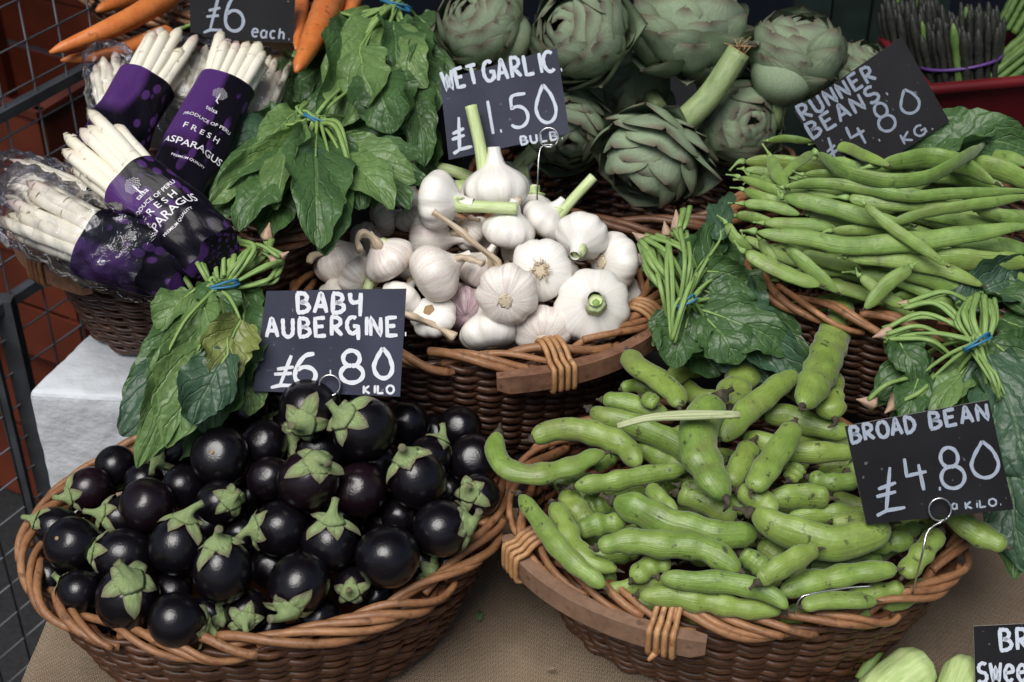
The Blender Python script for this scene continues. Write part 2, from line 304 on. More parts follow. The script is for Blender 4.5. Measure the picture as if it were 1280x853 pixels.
M = dict(
    aub=m_aubergine(), calyx=m_calyx(),
    bean=m_bean('broad_bean_skin', (.085, .170, .024), (.215, .325, .066)),
    runner=m_bean('runner_bean_skin', (.095, .185, .032), (.21, .335, .075), .5, .40),
    gwhite=m_garlic('garlic_white', (.86, .84, .80), (.66, .60, .50), .35),
    gpurple=m_garlic('garlic_purple', (.86, .83, .75), (.50, .34, .35), .60),
    gdeep=m_garlic('garlic_deep_purple', (.66, .55, .55), (.26, .11, .19), .95),
    gcut=m_stem('garlic_green_stem', (.42, .55, .20), (.66, .74, .42)), gdry=m_stem('garlic_dry_stem', (.40, .29, .18), (.68, .57, .43)),
    root=m_plain('garlic_root', (.34, .22, .11), .9, .4, 300, .5), hair=m_plain('root_hair', (.62, .52, .38), .9, .3, 200, .3),
    leaf=m_leaf('spinach_leaf', (.028, .066, .022), (.060, .125, .038), (.17, .27, .09)),
    leaf2=m_leaf('spinach_leaf_pale', (.070, .140, .040), (.135, .220, .070), (.26, .38, .15)),
    leafy=m_leaf('spinach_leaf_yellow', (.11, .14, .035), (.19, .22, .06), (.30, .36, .14)),
    leafb=m_leaf('spinach_leaf_blue', (.026, .060, .034), (.050, .105, .055), (.10, .17, .08)),
    sstem=m_stem('spinach_stem', (.13, .25, .05), (.33, .47, .16)), sroot=m_stem('spinach_root', (.33, .20, .13), (.50, .36, .26)),
    rim=m_wicker('wicker_rim', (.20, .085, .036), (.42, .21, .095)), weave=m_wicker('wicker_weave', (.060, .022, .010), (.150, .062, .026), .45),  # weave darker than the rim: shade on the basket sides put into its colour
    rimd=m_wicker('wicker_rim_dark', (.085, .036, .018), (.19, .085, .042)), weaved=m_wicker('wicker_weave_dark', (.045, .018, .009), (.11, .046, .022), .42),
    bar=m_wicker('wooden_bar', (.13, .060, .034), (.24, .125, .075), .6), bar2=m_wicker('wooden_bar_pale', (.20, .115, .07), (.33, .20, .13), .65), cane=m_wicker('cane_binding', (.34, .16, .065), (.58, .33, .15)), caned=m_wicker('cane_binding_dark', (.12, .05, .02), (.27, .13, .06)),
    burlap=m_burlap(), dark=m_plain('dark_cloth', (.012, .012, .013), .9, .3, 40, .4), floor=m_plain('asphalt', (.013, .0135, .015), .85, .4, 120, .8, dist=.004),
    cardb=m_card((.030, .033, .052)), cardk=m_card((.0045, .0045, .006)), paint=m_paint((.72, .74, .78), 1.0), paintg=m_paint((.34, .39, .47), .4), paintr=m_paint((.22, .26, .33), .3), paints=m_paint((.55, .60, .68), .7), edge=m_plain('card_edge', (.45, .43, .40), .8, .2, 100, .1),
    wire=m_plain('steel_wire', (.55, .55, .56), .28, .1, 50, .05, 1.0), wrap=m_wrapper(), film=m_film(), ink=m_plain('white_print', (.72, .70, .74), .5, .05, 50, .02), spear=m_spear(),
    arti=m_artichoke(), astem=m_stem('artichoke_stem', (.17, .25, .09), (.34, .42, .20), 14), inner=m_plain('artichoke_heart', (.05, .04, .03), .8, .4, 80, .4),
    carrot=m_wicker('carrot', (.62, .16, .035), (.80, .27, .07), .45), band=m_plain('blue_rubber_band', (.03, .17, .32), .5, .1, 60, .1), pband=m_plain('purple_rubber_band', (.10, .04, .20), .5, .1, 60, .1),
    foam=m_plain('polystyrene', (.58, .61, .64), .6, .05, 45, .9, dist=.004), steel=m_plain('galvanised_steel', (.085, .09, .10), .5, .35, 25, .2, .4), orange=m_plain('orange_plastic', (.12, .024, .010), .5, .3, 10, .1), red=m_plain('red_plastic', (.13, .007, .011), .42, .35, 14, .2),
    gwood=m_plain('green_painted_wood', (.010, .022, .018), .6, .35, 30, .3), aspg=m_stem('green_asparagus', (.06, .13, .03), (.15, .24, .06), 8), aspt=m_plain('asparagus_tip', (.022, .024, .018), .6, .5, 200, .6),
    husk=m_stem('corn_husk', (.36, .50, .17), (.58, .68, .32), 40), stalk=m_stem('dried_stalk', (.30, .36, .17), (.52, .55, .32), 10), sten=m_plain('pod_stem_end', (.055, .045, .028), .9, .5, 150, .7), scar=m_plain('blossom_scar', (.32, .22, .12), .8, .3, 200, .3), kraft=m_plain('kraft_paper', (.55, .38, .18), .8, .1, 40, .1),
)

# ------------------------------------------------------------------ setting
g = MB(); g.grid([[(x, y, -.85) for x in (-30, 30)] for y in (-30, 60)], us=1); obj('ground', g, None, M['floor'], kind='structure', smooth=False)
def hmn(x, y, s): return math.sin(x * 17 * s + 1.3) * math.cos(y * 13 * s + .4) + .5 * math.sin(x * 41 * s + y * 29 * s)
def burlap_z(x, y):
    z = .004 * hmn(x, y, 1) + .004 * math.sin(9 * x + 22 * y) + .003 * abs(math.sin(14 * x - 9 * y + 1.5)) ** 6
    if x < -.47: z -= (-.47 - x) * 1.0 + 6 * (-.47 - x) ** 2 * 2
    if y < -.62: z -= (-.62 - y) * 3
    return z - .004
cl = MB(); xs = np.linspace(-.66, .95, 120); ys = np.linspace(-.72, .10, 70)
cl.grid([[(x + (.5 * max(0, -.47 - x) if x < -.47 else 0) + .03 * (y + .35) * (1 if x < -.4 else 0), y, burlap_z(x, y)) for x in xs] for y in ys])
tag(obj('burlap_cloth', cl, None, M['burlap']), 'brown woven burlap cloth spread under the aubergine and broad bean baskets', 'cloth')
def prism(name, x0, x1, y0, y1, z0, z1, m, label, cat):
    b = MB().box(((x0 + x1) / 2, (y0 + y1) / 2, (z0 + z1) / 2), (x1 - x0, y1 - y0, z1 - z0)); o = obj(name, b, None, m, smooth=False)
    bv = o.modifiers.new('b', 'BEVEL'); bv.width = .004; bv.segments = 2
    return tag(o, label, cat)
aw = MB(); aw.grid([[(x, y, 1.75 + .12 * (y - .05) + .015 * math.sin(x * 9)) for x in np.linspace(-2.2, 2.2, 30)] for y in (.02, .8, 1.8, 3.2)]); o_ = obj('added_shade_canvas', aw, None, M['gwood']); o_.name = 'added_shade_sheet'; sf_ = o_.modifiers.new('s', 'SOLIDIFY'); sf_.thickness = .004  # canvas sheet added out of view to shade the back of the display
tag(o_, 'added unseen dark green canvas sheet shading the back of the stall from above', 'added shade sheet')
prism('display_table', -.46, .93, -.62, .92, -.06, -.018, M['dark'], 'dark low table top under the whole vegetable display', 'table')
prism('display_riser', -.26, .20, -.055, .155, -.017, .055, M['dark'], 'dark low riser step under the garlic basket', 'riser')
prism('display_riser', .205, .93, -.005, .27, -.017, .095, M['dark'], 'dark riser step under the runner bean basket', 'riser')
prism('display_riser', -.28, .50, .16, .50, -.017, .095, M['dark'], 'dark back riser step under the artichoke basket', 'riser')
prism('display_riser', .51, .93, .275, .75, -.017, .13, M['dark'], 'dark riser step under the red plastic bin', 'riser')
prism('display_riser', -.40, -.285, .10, .60, -.017, .13, M['dark'], 'dark tall riser step behind the asparagus basket', 'riser')

# ------------------------------------------------------------------ baskets
def basket(label, cpx, cpy, rimz, a, b, rot, H, mr, mw, mbar=None, mc=None, bar=None, binds=(), seed=0, nst=44, lam=.70, cut=1.0, rimlow=0.0):
    rs = random.Random(seed); c = P(cpx, cpy, rimz); r = R(rot); cr, sr = math.cos(r), math.sin(r)
    root = thing('wicker_basket', (c[0], c[1], rimz - H), label, 'basket', 'wicker baskets of vegetables')
    per = math.pi * (3 * (a + b) - math.sqrt((3 * a + b) * (a + 3 * b)))
    def pt(th, out, z):   # out in metres outside the rim ellipse
        A, B = a + out, b + out; u, v = A * math.cos(th), B * math.sin(th)
        return np.array([c[0] + u * cr - v * sr, c[1] + u * sr + v * cr, z])
    def wall(t):          # inset of the wall below the rim, t = 0 top .. 1 bottom
        return -(1 - lam) * min(a, b) * (t ** 1.25) - .004
    rows = int(H / .0064); N = nst // 2 * 8
    for k in range(rows):
        t = 1 - (k + .5) / rows; z = rimz - .012 - t * (H - .014); ph = math.pi * (k % 2)
        jit = rs.uniform(-.001, .001); rr = rs.uniform(.0031, .0040); ph2 = rs.random() * 6
        C = []
        for i in range(N):
            th = 2 * math.pi * i / N; w = .0036 * (1 + .3 * math.sin(3.3 * th + ph2)) * math.sin(nst / 2 * th + ph)
            C.append(pt(th, wall(t) + w + jit, z + .0011 * math.cos(nst / 2 * th + ph) + .0008 * math.sin(5 * th + ph2)))
        C = np.array(C); T = np.roll(C, -1, 0) - np.roll(C, 1, 0); T /= np.linalg.norm(T, axis=1)[:, None]
        n1 = np.cross(T, [0, 0, 1.]); n1 /= np.linalg.norm(n1, axis=1)[:, None]; n2 = np.cross(n1, T)
        q = np.linspace(0, 2 * math.pi, 7)[:-1]; A = C[:, None] + rr * (np.cos(q)[None, :, None] * n1[:, None] + np.sin(q)[None, :, None] * n2[:, None])
        A = np.concatenate([A, A[:1]], 0)
        obj('weaver', MB().grid(A, wrap=True, vs=30, flip=True), root, mw)
    base = None
    for k in range(nst):
        th = 2 * math.pi * (k + .5) / nst; C = [pt(th, wall(t), rimz - .012 - t * (H - .014)) for t in (1, .75, .5, .25, 0)]
        obj('stake', MB().tube(spline(C, 6), .0026, 5, cap=False), root, mw)
    bs = MB(); bs.grid([[pt(2 * math.pi * i / 40, wall(1) - s_ * (min(a, b) * lam * .98), rimz - H + .001) for i in range(41)] for s_ in (0, .5, 1)])
    obj('base', bs, root, mw)
    # plaited border of thick willow rods
    nrod = int(per / .031); span = 4.3 * per / nrod; arc = 2 * math.pi * span / per
    ths = np.linspace(0, 2 * math.pi, 721); cum = np.concatenate([[0], np.cumsum([np.linalg.norm(pt(ths[i + 1], 0, 0) - pt(ths[i], 0, 0)) for i in range(720)])]); cum *= 1 / cum[-1]
    for j in range(nrod):
        s0 = (j + rs.uniform(-.3, .3)) / nrod; d = arc / (2 * math.pi) * rs.uniform(.82, 1.2) * cut; C = []; rd = []
        r0 = rs.uniform(.0037, .0052); u0 = rs.uniform(.16, .34) if rs.random() < .35 else 0.0; u1 = rs.uniform(.72, .86) if rs.random() < .25 else 1.0
        for u in np.linspace(u0, u1, 26):
            s_ = s0 + u * d; th = float(np.interp(s_ % 1.0, cum, ths)); psi = R(228 - 300 * u); rho = .0094 + .0012 * math.sin(7 * u + j * 2.3)
            C.append(pt(th, rho * 1.12 * math.cos(psi) + .001, rimz - .004 + rho * .92 * math.sin(psi) - rimlow * .0 + .0012 * math.sin(9 * u + j)))
            rd.append(r0 * (1 - .22 * u) * 1.0)
        obj('rim_rod', MB().tube(C, rd, 8, vs=4), root, mr)
    if bar:
        t0, t1 = R(bar[0]), R(bar[1]); rings = []
        for u in np.linspace(0, 1, 22):
            th = t0 + (t1 - t0) * u; taper = .0 if .04 < u < .96 else .003
            o0, o1, z0, z1 = .0135, .0265 - taper, rimz - .025 + taper, rimz - .004 - taper
            rings.append([pt(th, o0, z0), pt(th, o1, z0), pt(th, o1, z1), pt(th, o0, z1)])
        m = MB(); m.grid(np.array(rings), wrap=True, vs=6)
        m.poly(rings[0], [(0, 1, 2, 3)]); m.poly(rings[-1], [(3, 2, 1, 0)])
        o = obj('wooden_bar', m, root, mbar, smooth=False)
        for bd in binds:
            for q in range(4):
                th = R(bd) + (q - 1.5) * .0062 / math.hypot(a * math.sin(R(bd)), b * math.cos(R(bd)))
                tl = rs.uniform(-.4, .4) * .0; zc = rimz
                pr = [(-.013, -.014), (-.0155, .000), (-.010, .0098), (0, .0118), (.0105, .0085), (.018, .0012), (.0262, -.0004), (.0285, -.004), (.0285, -.026), (.024, -.0295), (.012, -.0290), (-.010, -.018), (-.013, -.014)]
                C = [pt(th + (.012 * (k / 12.) if bd < 0 or True else 0), o_, zc + z_ + .0008 * q % .001) for k, (o_, z_) in enumerate(pr)]
                obj('cane_wrap', MB().tube(spline(C, 40), .0029, 6, hint=(0, 0, 1), cap=True, vs=8), root, mc)
    return root, pt, c
bk_aub = basket('large oval wicker basket with orange brown plaited rim heaped with aubergines', 334, 648, .15, .214, .156, 12.2, .145, M['rim'], M['weave'], seed=1)
bk_bean = basket('oval basket of broad beans with pale wooden bar tied to its front rim', 922, 632, .15, .207, .150, -6, .145, M['rim'], M['weave'], M['bar2'], M['cane'], (-161, -97), (-152, -107), seed=2)
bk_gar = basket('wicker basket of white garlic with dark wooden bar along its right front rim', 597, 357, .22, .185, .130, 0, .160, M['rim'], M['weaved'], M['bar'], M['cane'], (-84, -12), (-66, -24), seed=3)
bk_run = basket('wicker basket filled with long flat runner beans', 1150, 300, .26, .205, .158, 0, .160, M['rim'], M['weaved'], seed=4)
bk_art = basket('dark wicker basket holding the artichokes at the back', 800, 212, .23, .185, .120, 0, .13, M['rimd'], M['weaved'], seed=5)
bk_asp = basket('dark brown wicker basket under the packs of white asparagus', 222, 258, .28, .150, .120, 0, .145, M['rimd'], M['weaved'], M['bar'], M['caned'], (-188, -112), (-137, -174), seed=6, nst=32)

# ------------------------------------------------------------------ depth relaxation: packed things slide along their sight line until they no longer overlap
def relax(items, iters=120, slack=.985, back=.7):
    pts = [np.asarray(i['p'], float) for i in items]; rad = [np.asarray(i['r'], float) for i in items]; n = len(items)
    own = np.concatenate([[k] * len(p) for k, p in enumerate(pts)]); A = np.vstack(pts) - CAM; Rr = np.concatenate(rad); s = np.ones(n)
    lock = np.array([i.get('lock', 0) for i in items])
    order = np.argsort([0]); D0 = np.array([np.linalg.norm(p.mean(0) - CAM) for p in pts]); pr = np.array([i.get('pri', 0) for i in items])
    L = np.linalg.norm(A, axis=1); dirs = A / L[:, None]; cosang = np.clip(dirs @ dirs.T, -1, 1); cand = (np.arccos(cosang) < (Rr[:, None] / L[:, None] + Rr[None] / L[None])) & (own[:, None] < own[None])
    I, J = np.nonzero(cand)
    for it in range(iters):
        X = A * s[own][:, None]; r = Rr * s[own]; d = np.linalg.norm(X[I] - X[J], axis=1); pen = (r[I] + r[J]) * slack - d
        m = pen > 0
        if not m.any(): break
        best = {}
        for k in np.nonzero(m)[0]:
            a, b = own[I[k]], own[J[k]]
            if (a, b) not in best or pen[k] > best[(a, b)][0]: best[(a, b)] = (pen[k], k)
        ds = np.zeros(n)
        for (a, b), (p_, k) in best.items():
            if pr[a] != pr[b]: fa = pr[a] > pr[b]
            else: fa = np.linalg.norm(X[I[k]]) < np.linalg.norm(X[J[k]])
            f, w = (a, b) if fa else (b, a); step = p_ * .45
            ds[f] -= step * (1 - back) / L[I[k]]; ds[w] += step * back / L[I[k]]
        s += ds * (1 - lock)
    return s

# ------------------------------------------------------------------ aubergines
def aub_mesh(k):
    st = [1.04, 1.10, 1.18][k]; prof = []; m = MB(); rings = []
    for i in range(25):
        t = i / 24; a = math.pi * t; z = -math.cos(a); rr = math.sin(a) * (1 + .05 * -z) * (1 if z < .9 else 1)
        if z > .86: z -= (z - .86) * .5
        if z < -.93: z += (-.93 - z) * .6
        rings.append([(max(rr, 1e-4) * math.cos(q) * (1 + .012 * math.sin(3 * q + k)), max(rr, 1e-4) * math.sin(q), z * st) for q in np.linspace(0, 2 * math.pi, 37)[:-1]])
    m.grid(np.array(rings), wrap=True); return m.mesh('fruit', M['aub'])
def calyx_mesh(k):
    rs = random.Random(40 + k); n = 5 + k % 2; st = [1.04, 1.10, 1.18][k % 3]; m = MB(); cols = 90; rings = []
    lens = [rs.uniform(.72, 1.22) for _ in range(n)]; wid = rs.uniform(.9, 1.1); curl = [rs.choice([.0, .02, .10, .22]) for _ in range(n)]
    for i in range(13):
        t = i / 12; row = []
        for j in range(cols):
            q = 2 * math.pi * j / cols; f = (q / (2 * math.pi) * n) % 1.0; li = int(q / (2 * math.pi) * n) % n; w = 1 - abs(2 * f - 1)
            L = .46 + (lens[li] - .50) * (w ** 1.0) + .035 * mnoise.noise((q * 3.1, k * 9.1, 0)) + .025 * mnoise.noise((q * 9.1, k * 5.3, 2)); al = L * t * 1.05
            lift = 1.035 + .025 * math.sin(7 * q + k) * t + curl[li] * (t ** 3) * w + .03 * w * math.sin(math.pi * t) + .012 * math.cos(2 * math.pi * f * 3) + .05 * t * mnoise.noise((math.cos(q) * 3, math.sin(q) * 3, t * 3 + k * 7))
            z = math.cos(al); z2 = z - (z - .86) * .5 if z > .86 else z
            row.append((math.sin(al) * lift * math.cos(q), math.sin(al) * lift * math.sin(q), (z2 * st) * lift))
        rings.append(row)
    m.grid(np.array(rings), wrap=True)
    a0 = rs.uniform(0, 6.28); b = rs.uniform(.1, .4); zt = .93 * st + .02
    C = spline([(0, 0, zt), (.03 * math.cos(a0), .03 * math.sin(a0), zt + .20), (b * .6 * math.cos(a0), b * .6 * math.sin(a0), zt + .42), (b * 1.5 * math.cos(a0), b * 1.5 * math.sin(a0), zt + .62)], 12)
    m.tube(C, np.array([.50, .41, .30, .22, .18, .155, .14, .13, .125, .125, .13, .14]), 14, shape=lambda th: 1 + .07 * np.cos(5 * th))
    return m.mesh('calyx', M['calyx'])
AUBM = [aub_mesh(k) for k in range(3)]; CALM = [calyx_mesh(k) for k in range(6)]
SCM = MB().tube([(0, 0, -1.0), (0, 0, -1.05)], .075, 10).mesh('blossom_scar', M['scar'])
# px, py, radius, calyx direction (right, up, towards camera), height above rim, priority, what it stands by
AUB = [
 (145, 583, 25, (.3, -.8, -.5), .02, 0, 'small aubergine at the back left rim beside the hanging spinach leaf tip'),
 (222, 556, 29, (-.6, -.55, .5), .05, 0, 'aubergine behind the spinach leaf tip with its calyx pointing down left'),
 (275, 570, 35, (.1, -.2, -1), .06, 1, 'large round aubergine without visible calyx showing its pale blossom scar'),
 (112, 612, 27, (-.75, -.25, .5), .01, 0, 'aubergine at the left rim with a pale calyx hanging against the wicker'),
 (152, 648, 26, (-.75, .25, .55), .025, 1, 'aubergine with upturned green stem pointing left near the left rim'),
 (185, 633, 33, (.3, -.4, -.8), .035, 1, 'bare shiny aubergine between the left upturned stem and the small star calyx'),
 (181, 603, 25, (.2, .3, -.9), .02, 0, 'half hidden aubergine peeping above the bare shiny one on the left'),
 (230, 607, 26, (.0, .4, -.9), .04, 0, 'bare aubergine under the drooping spinach leaf tip'),
 (222, 682, 35, (.30, .92, .15), .04, 1, 'large aubergine in the left middle with small star calyx on its top right'),
 (275, 628, 28, (.62, .2, .72), .045, 1, 'aubergine half covered by a broad five pointed calyx facing up'),
 (92, 681, 34, (.3, -.3, -.8), .02, 1, 'big bare aubergine lying against the far left rim'),
 (72, 660, 25, (-.85, .35, .2), .005, 0, 'aubergine with pale withered calyx squeezed against the far left rim'),
 (155, 695, 34, (-1, .12, .15), .02, 1, 'egg shaped aubergine with thin three pointed calyx on its left end'),
 (99, 740, 26, (-.8, .35, -.4), .005, 0, 'small aubergine low at the left rim with one dry sepal'),
 (160, 748, 39, (.22, .62, .74), .01, 2, 'large front aubergine draped with a wide browned calyx and short stem'),
 (216, 740, 23, (0, -.5, -.8), .01, 0, 'small aubergine with wrinkled skin beside the wide browned calyx'),
 (222, 776, 32, (.9, -.3, -.4), .005, 2, 'oval aubergine lying sideways at the front rim'),
 (279, 714, 35, (-.08, .93, .35), .03, 2, 'purple tinged aubergine with tall stem standing upright in the middle front'),
 (302, 668, 24, (.1, .2, -1), .01, 0, 'dark aubergine behind the tall upright stem'),
 (350, 661, 34, (-.80, .02, .4), .03, 1, 'aubergine in the centre with its pointed calyx spread to the left'),
 (305, 513, 30, (0, -.5, -.8), .06, 0, 'brown tinged aubergine at the top left of the heap below the spinach'),
 (386, 511, 34, (-.1, -.42, .9), .085, 2, 'topmost aubergine under the price card with its calyx facing forward'),
 (331, 554, 29, (.2, -.3, -.9), .06, 0, 'reddish brown aubergine with cracked skin left of the heap top'),
 (358, 540, 25, (-.75, .5, .1), .055, 0, 'half hidden aubergine with a thin green stem poking left under the card'),
 (399, 565, 33, (-.85, .38, .3), .06, 1, 'aubergine below the topmost one with a narrow curling calyx on its left'),
 (455, 536, 37, (-.58, .42, .68), .075, 2, 'large aubergine right of the card wire with its stem curling up left'),
 (508, 530, 29, (.2, .3, -.9), .03, -1, 'dark aubergine in the shade against the garlic basket'),
 (535, 575, 27, (.45, .75, -.1), .04, 0, 'aubergine whose pale upright calyx rises behind another at the right'),
 (522, 599, 35, (-.36, .80, .45), .05, 2, 'aubergine on the right with long sepals dripping down both sides'),
 (592, 575, 30, (0, -.2, -1), .02, 0, 'bare shiny aubergine at the far right back near the first bean pod'),
 (386, 600, 36, (.38, .60, .68), .065, 2, 'big central aubergine with wilted ragged calyx over its top right'),
 (338, 599, 27, (.2, -.3, -.9), .045, 0, 'bare aubergine left of the big wilted calyx'),
 (470, 580, 26, (.1, .2, -1), .045, 0, 'small bare aubergine behind the centre right of the heap'),
 (449, 613, 33, (.2, -.2, -1), .045, 1, 'round bare aubergine right of the ragged wilted calyx'),
 (500, 645, 23, (.2, .2, -1), .015, 0, 'small reddish purple aubergine deep in a gap on the right'),
 (597, 620, 26, (-.35, .25, .85), .02, 1, 'aubergine at the right rim hidden under its own broad calyx'),
 (552, 661, 35, (.95, .22, .25), .025, 2, 'aubergine at the right rim with its stem pointing right over the wicker'),
 (485, 695, 36, (.1, .3, -.95), .025, 2, 'large perfectly round bare aubergine near the right front rim'),
 (412, 680, 33, (.12, .90, .38), .03, 2, 'aubergine in the centre front wearing a cap like calyx with hanging points'),
 (441, 733, 24, (-.05, -.15, 1), .005, 1, 'aubergine showing only its calyx and cut stem at the front rim'),
 (373, 730, 36, (-.28, -.74, .6), .02, 2, 'large front aubergine with its star calyx turned down to the rim'),
 (308, 764, 26, (.1, -.25, .95), .005, 1, 'low front aubergine covered by a flat star calyx by the rim'),
 (339, 710, 27, (0, -.2, -1), .01, 0, 'small bare aubergine tucked beside the large front one'),
 (524, 702, 23, (.55, -.35, .6), .0, 0, 'aubergine at the right front rim mostly hidden with a piece of calyx'),
 (262, 766, 22, (.6, -.2, .5), .0, 0, 'tiny aubergine hidden at the front rim with a green calyx edge'),
 (430, 640, 24, (.2, -.2, -1), .0, -2, 'deep hidden aubergine in the gap under the centre of the heap'),
 (262, 655, 24, (.2, -.2, -1), .0, -2, 'deep hidden aubergine behind the left middle of the heap'),
 (190, 712, 22, (.2, -.2, -1), -.02, -2, 'deep hidden aubergine in the gap on the left front'),
 (480, 650, 22, (.2, -.2, -1), -.02, -2, 'dark hidden aubergine between the round bare ones'),
 (125, 712, 22, (.2, -.2, -1), -.02, -2, 'dark hidden aubergine low by the left rim'),
 (140, 772, 25, (.2, -.2, -1), -.005, -1, 'low aubergine behind the left front rim'),
 (398, 772, 25, (.2, -.2, -1), -.005, -1, 'low aubergine behind the front rim right of the down turned calyx'),
 (335, 786, 22, (.2, -.2, -1), -.005, -1, 'low aubergine behind the front rim under the flat star calyx'),
 (470, 745, 22, (.2, -.2, -1), -.005, -1, 'low aubergine behind the front rim beside the cut stem calyx'),
 (560, 705, 25, (.2, -.2, -1), -.005, -1, 'low aubergine behind the right front rim'),
 (62, 722, 24, (.2, -.2, -1), -.005, -1, 'low aubergine behind the far left rim'),
 (183, 782, 22, (.2, -.2, -1), -.005, -1, 'low aubergine behind the rim below the wide browned calyx'),
 (560, 615, 24, (.2, -.2, -1), -.01, -2, 'dark aubergine in the gap under the right calyx'),
 (310, 620, 24, (.2, -.2, -1), .0, -2, 'dark aubergine in the gap right of the five pointed calyx'),
 (420, 560, 26, (.2, -.2, -1), .03, -2, 'dark aubergine behind the curling calyx below the card'),
 (285, 762, 22, (.2, -.2, -1), -.02, -2, 'dark aubergine in the gap near the middle front rim'),
 (372, 655, 24, (.2, -.2, -1), -.01, -2, 'dark aubergine deep between the two centre calyxes'),
 (265, 535, 24, (.2, -.2, -1), .03, -2, 'dark aubergine under the spinach leaves at the back'),
 (625, 590, 26, (.2, -.2, -1), .0, -1, 'dark aubergine in shade at the far right end of the rim'),
 (575, 535, 27, (.2, -.2, -1), .02, -1, 'dark aubergine in shade under the garlic basket at the right'),
 (430, 505, 27, (.2, -.2, -1), .05, -2, 'dark aubergine behind the heap top right of the card wire'),
 (340, 520, 27, (.2, -.2, -1), .05, -2, 'dark aubergine behind the heap top left of the card wire'),
 (545, 545, 26, (.2, -.2, -1), .01, -2, 'dark aubergine in shade at the back right of the heap'),
]
_ra = random.Random(11)
for k in range(34):
    a_ = _ra.uniform(0, 6.28); q_ = math.sqrt(_ra.random()) * .84; x_, y_ = 322 + 275 * q_ * math.cos(a_), 650 + 125 * q_ * math.sin(a_) - 40 * q_ * math.cos(a_)
    AUB.append((x_, y_, 27, (.2, -.2, -1), -.035, -4, 'aubergine buried in the dark lower layer of the heap'))
items = []
for (px, py, r, d, dz, pri, lab) in AUB:
    c = P(px, py, .15 + dz); items.append(dict(p=[c], r=[1.10 * r * depth(c) / F_PX * (.93 if pri < 2 else 1)], pri=pri))
sc_ = relax(items)
for k, ((px, py, r, d, dz, pri, lab), it, s_) in enumerate(zip(AUB, items, sc_)):
    c = CAM + (it['p'][0] - CAM) * s_; rr = it['r'][0] * s_ * (1.02 if pri < 2 else .98)
    dv = screen_dir(*d); t = thing('aubergine', c, lab, 'aubergine', 'baby aubergines in the basket'); t.matrix_world = mat4(basis(dv, spin=k * 1.7), c, (rr * (1 + .05 * math.sin(k * 3.1)), rr * (1 - .04 * math.sin(k * 2.3)), rr * (.97 + .06 * math.sin(k * 1.9))))
    km = 2 if 'egg' in lab or 'oval' in lab else k % 2
    obj('fruit', AUBM[km], t)
    if d[2] > -.6: obj('calyx', CALM[(km + 3 * (k % 2))], t)
    elif 'scar' in lab or 'perfectly' in lab or k % 5 == 0:
        obj('blossom_scar', SCM, t)

# ------------------------------------------------------------------ pods
def pod(px_pts, rpx, z_of, dz=0.0, n=34):
    C = np.array([P(x, y, z_of(x, y) + dz) for x, y in px_pts]); return spline(C, n), rpx
def pod_mesh(C, rad, rs, flat, bump_, tipd=.10):
    n = len(C); t = np.linspace(0, 1, n); L = np.linalg.norm(np.diff(C, axis=0), axis=1).sum()
    ee = lambda x, w_: np.where(x < w_, np.sqrt(np.clip(1 - (1 - x / w_) ** 2, .0, 1)), 1.0)
    e = np.maximum(.10, ee(t, rs.uniform(.10, .17)) * ee(1 - t, tipd * rs.uniform(.8, 1.6))) * (1 - .30 * np.abs(2 * t - 1) ** 2.4)
    C = C + np.array([[mnoise.noise((x[0] * 30, x[1] * 30, q_)) * rad * .16 for q_ in (1., 5., 9.)] for x in C])
    nb = max(3, int(L / .024)); o_ = rs.random() * 50; b = 1 + bump_ * rs.uniform(.3, 1.3) * np.sin(2 * math.pi * nb * t + rs.random() * 6) * (.6 + .8 * np.sin(3 * t + o_) ** 2) + .04 * np.sin(5 * t + rs.random() * 6) + np.array([.09 * mnoise.noise((q_ * L * 70, o_, 0)) for q_ in t])
    view = unit(CAM - C.mean(0)); T = unit(C[-1] - C[0]); side = unit(view + rs.uniform(-.5, .5) * np.cross(T, view))
    sh = lambda th: 1 + .10 * np.exp(-((np.abs(th - math.pi / 2 - .3)) / .16) ** 2) + .09 * np.exp(-((np.abs(th - 3 * math.pi / 2)) / .16) ** 2)
    return MB().tube(C, rad * e * b, 18, hint=side, flat=flat, cap=True, shape=sh)
